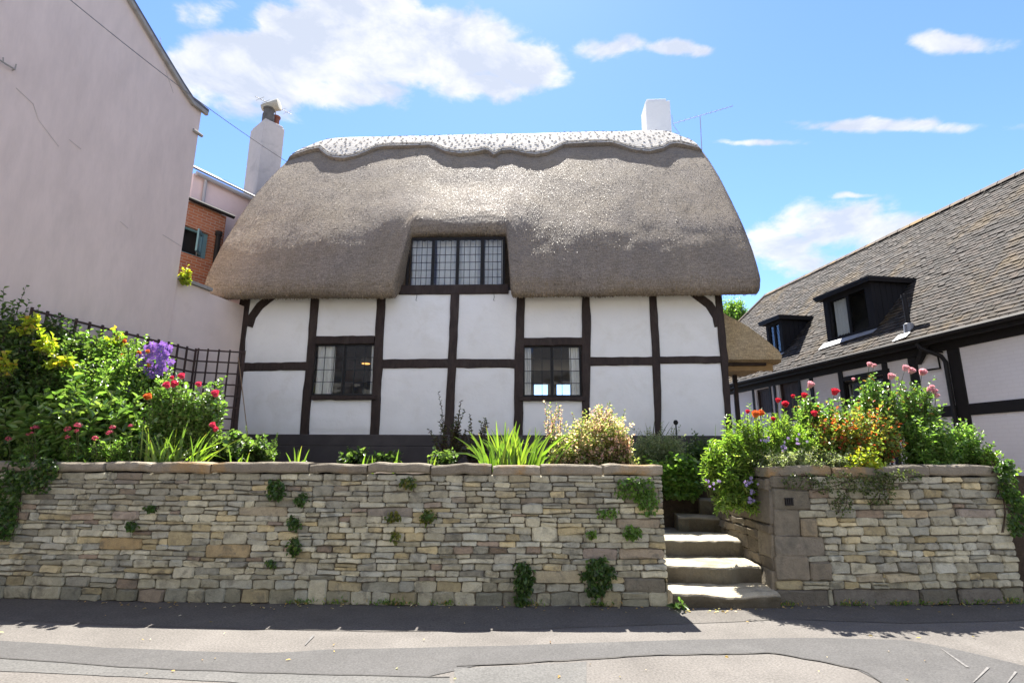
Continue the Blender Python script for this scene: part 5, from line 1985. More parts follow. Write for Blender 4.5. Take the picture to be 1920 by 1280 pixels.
def leaf_arrays(p, d, L, Wd, C, g_, fold=.25, curl=.15, shape=6):
    """p base points, d axis; returns V,F,C of folded pointed leaves (6 verts, 4 tris as 2 quads)"""
    n = len(p)
    d = norm(d)
    ref = np.tile(np.array([[0., 0., 1.]]), (n, 1)) + g_.normal(0, .45, (n, 3))
    s = norm(np.cross(d, ref)); nr = norm(np.cross(s, d))
    L = L.reshape(-1, 1); Wd = Wd.reshape(-1, 1)
    m1 = p + d * L * .38 + nr * L * curl * .25
    tip = p + d * L - nr * L * curl
    a1 = m1 + s * Wd * .5 + nr * Wd * fold; b1 = m1 - s * Wd * .5 + nr * Wd * fold
    m2 = p + d * L * .75 + nr * L * (-curl * .3)
    a2 = m2 + s * Wd * .33 + nr * Wd * fold * .6; b2 = m2 - s * Wd * .33 + nr * Wd * fold * .6
    V = np.stack([p, a1, a2, tip, b2, b1], 1).reshape(-1, 3)
    base = (np.arange(n) * 6)[:, None]
    F = np.concatenate([base + np.array([[0, 1, 2, 3]]), base + np.array([[0, 3, 4, 5]])], 0)
    return V, F, np.repeat(C, 6, axis=0)


def stems_to(tips, bases, g_, bow=.25):
    """control points of gently bowed stems"""
    mid = (tips + bases) / 2
    mid[:, 2] += .12 * (tips[:, 2] - bases[:, 2])
    out = tips - bases; out[:, 2] = 0
    mid -= out * bow
    mid += g_.normal(0, .03, mid.shape)
    return mid


def bez(b, m, t_, k):
    k = k[..., None]
    return b[:, None] * (1 - k) ** 2 + 2 * m[:, None] * k * (1 - k) + t_[:, None] * k ** 2


def box_px(px0, py0, px1, py1, Y, ry):
    c = W((px0 + px1) / 2, (py0 + py1) / 2, Y)
    rx = abs(W(px1, (py0 + py1) / 2, Y).x - W(px0, (py0 + py1) / 2, Y).x) / 2
    rz = abs(W((px0 + px1) / 2, py0, Y).z - W((px0 + px1) / 2, py1, Y).z) / 2
    return np.array(c), np.array([rx, ry, rz])


def plant(name, label, cat, lobes, pal, nst, per, L, Wd, seed, ground=BED, mat=None, t0=.25, upward=.25, spread=1.0, group=None, stem_r=.004, curl=.15,
          shell=.55, whorl=False, droop=0.0, twig=False, jit=.3, fold=.25, reach=.6):
    """lobes: list of (px0,py0,px1,py1,Y,ry). A shrub of bowed stems with leaves along them."""
    g_ = np.random.default_rng(seed)
    cs = [box_px(*l) for l in lobes]
    base0 = np.mean([c for c, r in cs], axis=0)
    root = empty(name, (base0[0], base0[1], ground), label, cat, group)
    RO = np.array([base0[0], base0[1], ground])
    vol = np.array([r[0] * r[1] * r[2] for c, r in cs]) ** (2 / 3)
    cnt = np.maximum(12 if nst > 30 else 3, (1.45 * nst * vol / vol.sum())).astype(int)
    Ps, Ds, Ls, Ts, SB = [], [], [], [], []
    for (c, r), n in zip(cs, cnt):
        v = norm(g_.normal(0, 1, (n, 3)))
        v[:, 2] = np.abs(v[:, 2])
        v = np.sign(v) * np.abs(v) ** .75
        v[:, 2] -= .2 * g_.random(n)
        rad = (shell + (1 - shell) * g_.random((n, 1))) * (1 + .10 * g_.normal(0, 1, (n, 1)))
        low = np.array([c[0], c[1], c[2] - r[2] * .9])
        rr2 = r.copy(); rr2[2] = r[2] * 2.1
        tips = low + v * rad * rr2
        tips[:, 2] = np.maximum(tips[:, 2], low[2] - .02)
        bases = np.stack([c[0] + (tips[:, 0] - c[0]) * .45 * g_.random(n) + g_.normal(0, .04, n), c[1] + (tips[:, 1] - c[1]) * .4 * g_.random(n) + .05, np.full(n, max(ground, low[2] - reach))], 1)
        mid = stems_to(tips, bases, g_)
        k = t0 + (1 - t0) * (np.arange(per)[None, :] + g_.random((n, per)) * .8) / per
        k = np.minimum(k, 1.0)
        pts = bez(bases, mid, tips, k)
        tang = bez(bases, mid, tips, np.minimum(k + .02, 1.03)) - pts
        tang = norm(tang.reshape(-1, 3))
        ang = (np.arange(per)[None, :] * 2.4 + g_.random((n, 1)) * 6.28 + g_.normal(0, .3, (n, per))).ravel()
        a = norm(np.cross(tang, np.array([[.3, .2, .93]]) + g_.normal(0, .05, tang.shape))); b = np.cross(tang, a)
        rad_d = a * np.cos(ang)[:, None] + b * np.sin(ang)[:, None]
        d = rad_d * spread + tang * .55 + np.array([[0, 0, upward]]) + g_.normal(0, jit, tang.shape)
        d[:, 2] -= droop
        Ps.append(pts.reshape(-1, 3)); Ds.append(d)
        Ls.append(np.full(n * per, 1.0)); SB.append((bases, mid, tips))
    P = np.concatenate(Ps); D = np.concatenate(Ds); n = len(P)
    sc_ = g_.uniform(.6, 1.25, n)
    V, F, C = leaf_arrays(P - RO, D, L * sc_, Wd * sc_, pick_cols(pal, n, g_), g_, curl=curl, fold=fold)
    o = np_mesh('foliage', V, F, C, mat or LEAF, root)
    tag(o, kind='stuff')
    mb = MB()
    for bases, mid, tips in SB:
        step = max(1, len(bases) // 60)
        for i in range(0, len(bases), step):
            pts = [Vector(bases[i] * (1 - k) ** 2 + 2 * mid[i] * k * (1 - k) + tips[i] * k * k) - Vector(RO) for k in (0, .25, .5, .75, 1)]
            mb.tube(pts, [stem_r * 1.5, stem_r * 1.3, stem_r, stem_r * .8, stem_r * .4], 4, cap=False)
    tag(mb.build('stems', M['twig'] if twig else M['stem'], root), kind='stuff')
    return root, RO


# ---- flowers
def rose_mesh(name, col, R_=.045, n=20, seed=0, cup=.8):
    g_ = random.Random(seed)
    mb = MB()
    for i in range(n):
        f = i / n
        a = i * 2.4
        tilt = .15 + 1.05 * f * cup           # inner petals upright, outer ones open
        r0, r1 = R_ * (.12 + .30 * f), R_ * (.30 + .70 * f)
        wd = R_ * (.35 + .35 * f)
        d = Vector((math.cos(a), math.sin(a), 0)); s = Vector((-math.sin(a), math.cos(a), 0))
        h0, h1 = -R_ * .5 * f, R_ * (1.15 - .35 * f)
        rows_ = []
        for k in range(3):
            t_ = k / 2
            c = d * (r0 + (r1 - r0) * t_ ** 1.3) + Vector((0, 0, h0 + (h1 - h0) * math.sin(t_ * 1.4)))
            ww = wd * (.5 + .6 * math.sin(t_ * 2.2))
            rows_.append([c - s * ww + d * ww * -.25, c + Vector((0, 0, .004 * k)), c + s * ww + d * ww * -.25])
        q = g_.uniform(.7, 1.2)
        mb.grid(rows_, tuple(min(.9, x * q) for x in col))
    return mb.mesh(name, PETAL, True)


def star_mesh(name, col, R_=.04, petals=6, seed=0):
    mb = MB(); g_ = random.Random(seed)
    for i in range(petals):
        a = 2 * math.pi * i / petals + g_.uniform(-.1, .1)
        d = Vector((math.cos(a), math.sin(a), .15)); s = Vector((-math.sin(a), math.cos(a), 0)) * R_ * .36
        q = g_.uniform(.8, 1.15)
        mb.add([d * R_ * .1, d * R_ * .55 + s, d * R_, d * R_ * .55 - s], [(0, 1, 2, 3)], tuple(x * q for x in col))
    mb.add([Vector((math.cos(k * 1.26) * R_ * .14, math.sin(k * 1.26) * R_ * .14, .008)) for k in range(5)], [(0, 1, 2, 3, 4)], (.5, .45, .2))
    return mb.mesh(name, PETAL)


def head_mesh(name, col, R_=.05, n=60, seed=0, flat=.95):
    g_ = random.Random(seed); mb = MB()
    for i in range(n):
        v = Vector((g_.gauss(0, 1), g_.gauss(0, 1), abs(g_.gauss(0, 1)))).normalized()
        p = Vector((v.x, v.y, v.z * flat)) * R_ * g_.uniform(.75, 1.05)
        a = v.orthogonal().normalized() * R_ * .17; b = v.cross(a).normalized() * R_ * .17
        q = g_.uniform(.65, 1.25)
        mb.add([p - a, p - b, p + a, p + b], [(0, 1, 2, 3)], tuple(min(.9, x * q) for x in col))
    return mb.mesh(name, PETAL)


ROSE_RED = [rose_mesh('red_rose', (.60, .05, .085), .05, seed=k) for k in range(2)]
ROSE_PINK = [rose_mesh('deep_pink_rose', (.62, .07, .14), .052, seed=k) for k in range(2)]
ROSE_PALE = [rose_mesh('pale_pink_rose', (.80, .54, .56), .062, 26, seed=k, cup=.95) for k in range(2)]
ROSE_OR = [rose_mesh('orange_rose', (.68, .22, .06), .045, seed=k) for k in range(2)]
VIOLET = [star_mesh('violet_star', (.27, .17, .56), .052, 6, k) for k in range(3)]
LILAC = [star_mesh('lilac_star', (.33, .28, .58), .022, 5, k) for k in range(2)]
VALER = [head_mesh('valerian_head', (.58, .10, .17), .04, 60, k) for k in range(2)]


def flower_at(root, RO, mesh, p, stem_from=None, tilt=.5, name='flower', s=1.0, stem=True):
    o = link(name, mesh, root)
    o.location = Vector(p) - Vector(RO)
    o.rotation_euler = (R(80) * tilt + random.uniform(-.3, .3), random.uniform(-.4, .4), random.uniform(-.6, .6))
    o.scale = (s, s, s)
    if stem:
        b = Vector(stem_from) if stem_from else Vector((p[0] + random.uniform(-.08, .08), p[1] + .1, p[2] - .35))
        mb = MB(); q = Vector(p) - Vector(RO)
        b = b - Vector(RO)
        mb.tube([b, b.lerp(q, .5) + Vector((.01, .02, .02)), q], [.004, .003, .003], 4, cap=False)
        mb.build('flower_stem', M['stem'], root)
    return o


random.seed(101)
# ---------- trellis on the neighbour wall and across the corner
M['trellis'] = material('brown_trellis', (.060, .036, .030), .7, var=.3, vscale=8)
tr = empty('garden_trellis', nb(250, 800, .1), 'dark brown square trellis fixed along the pink rendered wall', 'trellis')
tr.location.z = BED
TO = Vector(tr.location)
t0_, t1_ = nb(60, 580, .10), nb(367, 658, .10)
ln_ = (Vector((t1_.x, t1_.y, 0)) - Vector((t0_.x, t0_.y, 0))).length
nv2 = int(ln_ / .2)
zt0, zt1 = nb(100, 592, .1).z, t1_.z
for i in range(nv2 + 1):
    f = i / nv2
    p = t0_.lerp(t1_, f); zt_ = zt0 + (zt1 - zt0) * f
    mb = MB(); q = Vector((p.x, p.y, 0)) - TO
    a, b = nd_ * .016, nn * .012
    vs = [q + s1 * a + s2 * b + Vector((0, 0, z)) for z in (BED - .1, zt_ + .05) for s1, s2 in ((-1, -1), (1, -1), (1, 1), (-1, 1))]
    mb.add(vs, [(0, 3, 2, 1), (4, 5, 6, 7), (0, 1, 5, 4), (1, 2, 6, 5), (2, 3, 7, 6), (3, 0, 4, 7)]); mb.build('upright', M['trellis'], tr)
for k in range(9):
    mb = MB()
    za, zb_ = zt0 - .21 * k, zt1 - .21 * k
    q0 = Vector((t0_.x, t0_.y, za)) + nn * .02 - TO; q1 = Vector((t1_.x, t1_.y, zb_)) + nn * .02 - TO
    b = nn * .01; h_ = Vector((0, 0, .016))
    mb.add([q0 - b - h_, q0 + b - h_, q0 + b + h_, q0 - b + h_, q1 - b - h_, q1 + b - h_, q1 + b + h_, q1 - b + h_], [(0, 1, 2, 3), (7, 6, 5, 4), (0, 4, 5, 1), (1, 5, 6, 2), (2, 6, 7, 3), (3, 7, 4, 0)])
    mb.build('slat', M['trellis'], tr)
tr2 = empty('garden_trellis', (0, 0, BED), 'short trellis panel facing the road at the cottage left corner', 'trellis')
r0, r1 = Vector((t1_.x + .02, t1_.y + .02, 0)), W(459, 662, 10.5); r1 = Vector((r1.x, r1.y, 0))
tr2.location = (r0 + r1) / 2 + Vector((0, 0, BED)); TO2 = Vector(tr2.location)
zt_ = W(415, 659, 10.4).z
td = (r1 - r0).normalized(); tn = Vector((td.y, -td.x, 0))
ln_ = (r1 - r0).length
for f in (0.02, .22, .45, .68, .90, .985):
    p = r0 + td * ln_ * f - TO2
    hw2 = .028 if f > .98 else .014
    mb = MB(); mb.box(-hw2, hw2, -.012, .012, BED - .1, zt_ + .04, M=Matrix(((td.x, -tn.x, 0, p.x), (td.y, -tn.y, 0, p.y), (0, 0, 1, 0), (0, 0, 0, 1))))
    mb.v = [(x, y, z - TO2.z + 0) for x, y, z in mb.v]
    mb.build('upright', M['trellis'], tr2)
for k in range(9):
    z = zt_ - .22 * k
    if z < BED: continue
    mb = MB(); p = r0 - TO2
    mb.box(0, ln_, .014, .034, z - .014, z + .014, M=Matrix(((td.x, tn.x, 0, p.x), (td.y, tn.y, 0, p.y), (0, 0, 1, -TO2.z - p.z + p.z), (0, 0, 0, 1))))
    mb.build('slat', M['trellis'], tr2)
# garden cane leaning on the panel
c0, c1 = W(447, 670, 10.4), W(470, 805, 10.2)
mb = MB(); mb.tube([c0, c1 - Vector((0, 0, .3))], .008, 5); M['cane'] = material('bamboo_cane', (.30, .20, .12), .6)
tag(mb.build('garden_cane', M['cane']), 'thin brown garden cane leaning against the trellis panel', 'cane')

# ---------- left bed
plant('wall_climber', 'dark green climbing shrub sprawling over the far left of the trellis', 'climber',
      [(-160, 585, 70, 860, 6.85, .16), (20, 600, 130, 800, 7.15, .22), (-60, 555, 70, 700, 6.92, .15), (85, 608, 190, 740, 7.65, .2), (140, 625, 300, 710, 8.3, .15), (60, 590, 150, 700, 7.35, .18)], G['dark'], 520, 26, .075, .045, 1, twig=True)
plant('wall_climber', 'airy sprays of climber rising above the trellis at the left edge', 'climber',
      [(-30, 540, 75, 640, 6.95, .12), (40, 572, 130, 650, 7.3, .12)], G['dark'], 50, 18, .06, .04, 2, twig=True, shell=.4)
plant('wall_climber', 'mid green climber threaded along the trellis top', 'climber',
      [(95, 596, 170, 680, 7.55, .12), (150, 612, 235, 690, 7.95, .12), (215, 628, 300, 700, 8.45, .12), (60, 640, 160, 760, 7.25, .2)], G['mid'], 190, 20, .065, .042, 44, reach=.3)
plant('golden_hop', 'golden yellow leaved climber trailing down the trellis', 'climber',
      [(58, 608, 108, 660, 6.85, .12), (88, 648, 145, 685, 7.0, .12), (20, 590, 80, 622, 6.8, .1), (-10, 650, 30, 700, 6.62, .08), (195, 616, 240, 650, 8.0, .1)], G['gold'], 40, 8, .075, .06, 3, mat=LEAF_GOLD, shell=.3, reach=.05)
r_, ro = plant('climbing_rose', 'light green climbing rose with small orange blooms under the trellis top', 'rose',
               [(140, 628, 290, 740, 7.75, .25), (110, 660, 240, 770, 7.4, .25), (200, 645, 330, 730, 8.2, .2)], G['bright'], 260, 22, .06, .04, 4)
for (x, y) in ((234, 641), (262, 662), (230, 668), (280, 686), (150, 660), (278, 660)):
    flower_at(r_, ro, random.choice(ROSE_OR), W(x, y, 7.85), s=.75, stem=False)
r_, ro = plant('purple_clematis', 'clematis covered in violet star flowers on the trellis', 'clematis',
               [(255, 640, 325, 712, 8.15, .16)], G['mid'], 60, 14, .05, .032, 5)
for k in range(120):
    a, q = random.uniform(0, 6.28), math.sqrt(random.random())
    x, y = 290 + 34 * q * math.cos(a), 674 + 34 * q * math.sin(a)
    x += (674 - y) * .25
    flower_at(r_, ro, random.choice(VIOLET), W(x, y, 7.93 + .12 * q * q + random.uniform(-.05, .05)), tilt=1.2, stem=False, s=random.uniform(.6, 1.1))
for (x, y) in ((163, 688), (182, 699), (170, 684), (232, 735), (240, 729), (155, 693), (190, 695)):
    flower_at(r_, ro, VIOLET[0], W(x, y, 7.7), tilt=1.2, stem=False, s=.9)
plant('leafy_perennial', 'lush bright green perennial with long pointed leaves behind the wall', 'perennial',
      [(0, 710, 130, 850, 7.05, .35), (90, 705, 215, 850, 7.15, .4), (-90, 730, 40, 860, 6.95, .3), (170, 735, 270, 850, 7.3, .35)], G['bright'], 330, 20, .15, .052, 6, mat=LEAF_GLOSS, upward=.35, t0=.3, curl=.3)
plant('dark_undergrowth', 'dark green undergrowth at the foot of the left planting', 'undergrowth',
      [(-80, 800, 120, 870, 6.95, .2), (100, 810, 330, 870, 7.1, .25)], G['dark'], 160, 14, .08, .04, 7, shell=.3)
r_, ro = plant('rose_bush', 'rose bush with deep pink blooms left of the cottage', 'rose',
               [(265, 715, 360, 850, 7.35, .3), (330, 715, 430, 790, 7.4, .25), (290, 700, 350, 780, 7.45, .2)], G['bright'], 260, 20, .068, .048, 8, mat=LEAF_GLOSS)
for (x, y, s_) in ((314, 724, 1.1), (325, 722, 1.15), (341, 707, 1.0), (323, 709, .6), (373, 722, .9), (404, 740, 1.15), (400, 798, .9), (403, 806, .85)):
    flower_at(r_, ro, random.choice(ROSE_PINK), W(x, y, 7.05), s=s_ * .9)
for (x, y) in ((280, 745), (276, 746)):
    flower_at(r_, ro, random.choice(ROSE_OR), W(x, y, 7.0), s=1.0)
vl = [(65, 803, 1.2), (52, 815, .6), (15, 823, .95), (127, 805, 1.0), (146, 799, 1.25), (127, 820, .8), (178, 822, .95), (211, 802, .95), (205, 812, 1.0), (245, 799, .8), (60, 812, .6), (143, 808, .7)]
r_, ro = plant('red_valerian', 'grey green valerian with crimson flower heads along the wall top', 'valerian',
               [(35, 820, 80, 870, 6.75, .12), (120, 815, 160, 868, 6.75, .12), (160, 815, 260, 868, 6.78, .15)], G['mid'], 110, 12, .06, .022, 9)
for (x, y, s_) in vl:
    p = W(x, y, 6.68); flower_at(r_, ro, random.choice(VALER), p, (p.x + .02, p.y + .05, BED), tilt=.3, s=s_)


def blades(name, label, specs, seed, group='strap leaved clumps', pal=None, cat='iris'):
    """specs: (px base, px tip, py tip, Y, width)"""
    g2 = random.Random(seed)
    bx = sum(s[0] for s in specs) / len(specs)
    Y = sum(s[3] for s in specs) / len(specs)
    c = W(bx, 868, Y)
    root = empty(name, (c.x, c.y, BED), label, cat, group)
    RO = Vector((c.x, c.y, BED))
    for (pb, pt, yt, Y, wd) in specs:
        b = W(pb, 868, Y); b.z = BED - .03
        t_ = W(pt, yt, Y + g2.uniform(-.12, .08))
        mb = MB(); rows_ = []
        side = Vector((t_.z - b.z, 0, -(t_.x - b.x))).normalized()
        side = (side + Vector((0, g2.uniform(-.7, .7), 0))).normalized()
        nrm2 = side.cross((t_ - b).normalized())
        ctrl = b.lerp(t_, .5) + Vector((-(t_.x - b.x) * .35, 0, (t_.z - b.z) * .08))
        bend = g2.random() < .10
        for k in range(8):
            f = k / 7
            p = b * (1 - f) ** 2 + ctrl * 2 * f * (1 - f) + t_ * f * f
            if bend and f > .6: p.z -= (f - .6) ** 2 * .9; p.x += (f - .6) * .25 * (1 if t_.x > b.x else -1)
            ww = wd * (1 - f ** 2.2) * .5 + .0015
            rows_.append([p - side * ww - RO, p + nrm2 * ww * .35 - RO, p + side * ww - RO])
        q = g2.uniform(.75, 1.3)
        col = g2.choice(pal or [(.13, .21, .035), (.17, .25, .04), (.10, .17, .035), (.21, .27, .05), (.09, .15, .035)])
        mb.grid(rows_, tuple(x * q * 1.3 for x in col))
        # withered tips
        if g2.random() < .2:
            for i in range(len(mb.v) - 3, len(mb.v)): mb.c[i] = (.35, .25, .10)
        mb.build('leaf', BLADE, root, smooth=True)
    return root


g3 = random.Random(4)
sp = []
for k in range(48):
    pb = g3.triangular(262, 400, 310)
    lean = g3.gauss(18, 26)
    sp.append((pb, pb + lean, 868 - g3.triangular(22, 78, 55) + abs(lean - 15) * .35, 6.78 + g3.uniform(0, .25), g3.uniform(.022, .038)))
sp += [(300, 262, 815, 6.8, .03), (296, 258, 840, 6.78, .025), (330, 352, 792, 6.9, .036), (335, 345, 800, 6.9, .036), (312, 318, 800, 6.85, .034), (290, 270, 800, 6.95, .02), (262, 268, 790, 7.0, .02)]
blades('iris_clump', 'yellow green strap leaf clump on the wall below the rose bush', sp, 5)
sp = []
for k in range(75):
    pb = g3.triangular(895, 1030, 955)
    off = (pb - 958) / 65
    lean = off * g3.uniform(18, 70) + g3.gauss(0, 16)
    sp.append((pb, pb + lean, 868 - g3.triangular(28, 84, 62) + abs(lean) * .25, 6.78 + g3.uniform(0, .35), g3.uniform(.026, .046)))
sp += [(935, 930, 788, 6.9, .04), (948, 947, 790, 6.95, .042), (925, 845, 833, 6.8, .04), (920, 852, 818, 6.85, .04), (1005, 1004, 800, 7.1, .035), (1035, 1073, 830, 6.85, .036), (915, 880, 808, 6.9, .04), (960, 975, 795, 7.0, .04)]
blades('iris_clump', 'big fan shaped iris clump in the middle of the wall', sp, 6)
small = [('few iris shoots on the wall under the left window', [(552, 536, 848), (555, 551, 838), (558, 566, 835), (556, 560, 842), (568, 580, 842), (566, 568, 850)]),
         ('three short iris shoots by the low geranium', [(680, 686, 850), (685, 694, 852), (682, 700, 858), (742, 748, 842), (738, 744, 850), (742, 746, 856)]),
         ('small iris tuft left of the big iris clump', [(806, 812, 846), (804, 802, 858), (812, 818, 856), (818, 824, 862), (700, 698, 853)]),
         ('short pale iris pair by the trellis foot', [(448, 450, 845), (462, 468, 848), (452, 456, 850), (436, 428, 835)])]
for lb, s3 in small:
    blades('iris_shoots', lb, [(a, b, y, 6.8 + g3.uniform(0, .1), .024) for a, b, y in s3], hash(lb) % 97 if False else len(lb))
blades('strap_leaf_plant', 'dark strap leaf plant against the wall right of the pink shrub', [(1222, 1210, 792, 9.8, .03), (1225, 1255, 790, 9.8, .028), (1222, 1228, 785, 9.8, .03), (1230, 1262, 796, 9.75, .02), (1340, 1342, 795, 8.6, .02), (1346, 1362, 800, 8.6, .02)], 8,
       pal=[(.05, .08, .03), (.06, .09, .03)])
r_, ro = plant('hardy_geranium', 'shaded ferny green geranium at the foot of the trellis panel', 'geranium', [(370, 800, 460, 868, 8.0, .3), (440, 815, 520, 868, 8.1, .3)], G['soft'], 130, 14, .075, .065, 12, shell=.4)
plant('rosemary', 'dark upright rosemary sprigs left of the plinth', 'rosemary', [(450, 785, 478, 868, 8.6, .1), (480, 800, 530, 868, 8.6, .15)], G['dark'], 26, 60, .035, .008, 13, t0=.1, spread=.8)
plant('hardy_geranium', 'low rounded geranium in front of the dark plinth', 'geranium', [(632, 836, 700, 872, 8.6, .3), (690, 842, 755, 872, 8.5, .3)], G['soft'], 110, 10, .065, .06, 14, shell=.35)
plant('twiggy_shrub', 'sparse dark twiggy shrub on the white panel between the windows', 'shrub', [(795, 738, 890, 850, 9.4, .3), (850, 768, 945, 862, 9.3, .3)], G['maroon'], 46, 22, .055, .032, 15, twig=True, stem_r=.006, shell=.35, t0=.35)
plant('hardy_geranium', 'small green clump under the twiggy shrub', 'geranium', [(800, 838, 862, 872, 8.2, .2)], G['soft'], 40, 10, .06, .05, 16, shell=.3)
plant('pink_shrub', 'pink tipped variegated shrub below the right window', 'shrub', [(1050, 770, 1130, 868, 7.25, .35), (1090, 755, 1190, 868, 7.3, .4), (1025, 800, 1100, 868, 7.1, .3), (1130, 800, 1190, 868, 7.2, .3)], G['pinky'], 330, 24, .045, .026, 17, twig=True)
plant('pink_shrub', 'loose pink blossom sprays standing above the variegated shrub', 'shrub', [(1012, 738, 1060, 790, 7.3, .1), (1080, 748, 1180, 815, 7.3, .3), (1110, 738, 1150, 780, 7.35, .15), (1140, 790, 1195, 830, 7.1, .2)], [((.42, .26, .30), 4), ((.40, .27, .28), 2), ((.14, .165, .055), 3)], 80, 18, .035, .024, 18, twig=True, shell=.35, t0=.45)
plant('grey_hebe', 'dense rounded grey green hebe beside the steps', 'shrub', [(1172, 806, 1295, 885, 8.95, .42)], G['grey'], 430, 16, .035, .018, 19, shell=.75, t0=.55)
plant('hardy_geranium', 'broad leaved geranium mound spilling above the steps', 'geranium', [(1235, 852, 1322, 930, 8.38, .16), (1200, 850, 1275, 925, 8.4, .16), (1250, 850, 1310, 890, 8.5, .2)], G['mid'], 300, 12, .075, .07, 20, ground=1.0, shell=.55, droop=.2)
plant('dark_shrub', 'small dark green shrub at the plinth right of the hebe', 'shrub', [(1275, 806, 1350, 862, 9.6, .3)], G['dark'], 90, 16, .05, .03, 21, shell=.4)
# little garden lamp on a stake
c = W(1267, 792, 9.75)
gl_ = empty('garden_lamp', (c.x, c.y, BED), 'small black ball topped garden stake against the white wall', 'garden lamp')
mb = MB(); mb.tube([(0, 0, -.1), (0, 0, c.z - BED)], .012, 6); mb.build('stake', M['black'], gl_)
mb = MB(); mb.lathe((0, 0, c.z - BED), [(.02, -.04), (.04, -.02), (.045, .01), (.03, .04), (.01, .048)], 10); mb.build('lamp_head', M['black'], gl_, smooth=True)

# ---------- right bed
plant('lime_perennial', 'bright lime green leafy perennial spilling over the steps', 'perennial', [(1325, 800, 1425, 950, 6.95, .25), (1345, 830, 1420, 965, 6.8, .2), (1318, 815, 1362, 900, 7.1, .2)], G['lime'], 230, 26, .075, .018, 30, ground=1.1, upward=.2, droop=.1, curl=.25)
r_, ro = plant('lime_shrub', 'lime green shrub with a few roses at the pier', 'shrub', [(1352, 765, 1460, 868, 6.95, .3), (1430, 760, 1530, 868, 7.0, .35), (1395, 790, 1560, 870, 6.85, .3)] + [(x - 16, y + 4, x + 16, y + 44, 6.8, .07) for x, y in ((1473, 762), (1402, 775), (1417, 780), (1449, 787))], G['lime'], 400, 22, .055, .018, 31, upward=.35)
for (x, y, s_) in ((1473, 760, 1.15), (1459, 752, .9), (1402, 773, .75), (1527, 777, 1.1), (1449, 787, .8), (1487, 744, .7)):
    flower_at(r_, ro, random.choice(ROSE_RED), W(x, y, 6.75), s=s_ * .8)
flower_at(r_, ro, ROSE_OR[0], W(1417, 779, 6.7), s=1.2)
flower_at(r_, ro, ROSE_OR[1], W(1425, 776, 6.72), s=1.0)
r_, ro = plant('rose_bush', 'tall red rose stems rising behind the right wall', 'rose', [(1480, 740, 1580, 800, 7.3, .2), (1505, 720, 1540, 790, 7.2, .12), (1550, 742, 1582, 785, 7.1, .08), (1494, 748, 1522, 785, 7.1, .08)], G['rose'], 110, 16, .055, .04, 32, shell=.35)
for (x, y, s_) in ((1508, 743, .95), (1565, 737, 1.25), (1519, 723, .9)):
    flower_at(r_, ro, random.choice(ROSE_PALE if y < 730 else ROSE_RED), W(x, y, 7.05), s=s_ * .9)
plant('flame_shrub', 'shrub with orange red and yellow young leaves on the right wall', 'shrub', [(1500, 755, 1600, 850, 7.05, .35), (1570, 750, 1690, 850, 7.1, .4), (1520, 780, 1660, 865, 6.95, .3)], G['flame'], 330, 22, .052, .03, 33)
r_, ro = plant('rose_bush', 'pale pink rose with large blooms behind the right wall', 'rose', [(1580, 710, 1700, 800, 7.5, .3), (1660, 700, 1760, 800, 7.5, .3), (1615, 690, 1650, 740, 7.5, .08), (1690, 740, 1760, 850, 7.3, .3)] + [(x - 16, y + 6, x + 16, y + 46, 7.3, .07) for x, y in ((1632, 688), (1702, 700), (1729, 706), (1672, 712), (1750, 742))], G['rose'], 330, 16, .06, .046, 34, mat=LEAF_GLOSS, shell=.4)
for (x, y, s_) in ((1630, 685, .8), (1638, 687, .7), (1697, 692, 1.0), (1708, 697, 1.0), (1729, 700, 1.1), (1670, 708, 1.05), (1741, 731, .7), (1752, 735, .85), (1756, 743, .7), (1747, 727, .7), (1600, 712, .5)):
    flower_at(r_, ro, random.choice(ROSE_PALE), W(x, y, 7.2), s=s_ * .8)
plant('mixed_shrub', 'mid green shrub with yellowish tips at the right wall end', 'shrub', [(1690, 770, 1790, 868, 7.1, .35), (1770, 785, 1850, 868, 7.15, .3)], G['bright'], 260, 20, .05, .032, 35)
plant('low_trailer', 'sparse low trailing plant at the right wall corner', 'trailing plant', [(1820, 830, 1885, 868, 6.95, .2)], G['lime'], 34, 14, .045, .03, 36, shell=.3)
plant('spreading_cotoneaster', 'grey green spreading shrub drooping over the right coping', 'shrub', [(1410, 836, 1560, 880, 6.55, .22), (1530, 845, 1640, 872, 6.6, .2)], G['grey'], 190, 24, .035, .014, 37, droop=.25, shell=.5)
plant('gold_ivy', 'yellow variegated ivy hanging on the right coping', 'ivy', [(1575, 832, 1670, 876, 6.5, .15)], G['gold'], 40, 10, .05, .04, 38, mat=LEAF_GOLD, droop=.3, shell=.3)
r_ = empty('blue_catmint', W(1500, 830, 6.7), 'small lilac blue flowers scattered over the lime shrub', 'flowers'); ro = Vector(r_.location)
for k in range(40):
    x, y = random.choice(((1495, 828), (1435, 822), (1470, 840), (1340, 905), (1410, 900), (1412, 930))); x += random.gauss(0, 7); y += random.gauss(0, 6)
    flower_at(r_, ro, random.choice(LILAC), W(x, y, 6.55 + random.uniform(-.05, .1)), tilt=1.2, stem=False, s=random.uniform(.7, 1.2))
plant('yard_shrub', 'bright green shrub peeping past the right end of the wall', 'shrub', [(1885, 872, 1990, 960, 7.4, .4)], G['lime'], 90, 16, .06, .045, 39, ground=.9)
plant('wall_weed', 'yellow green weed tuft growing on the low wall beside the thatch', 'weed', [(337, 500, 357, 532, 9.8, .08)], G['gold'], 26, 9, .055, .045, 40, ground=lo_t - .05, mat=LEAF_GOLD, shell=.3)
plant('dock_leaves', 'broad leaved weed at the foot of the steps', 'weed', [(1258, 1120, 1288, 1142, 6.2, .06)], G['dark'], 4, 3, .11, .04, 41, ground=0.0, shell=.5, curl=.3)


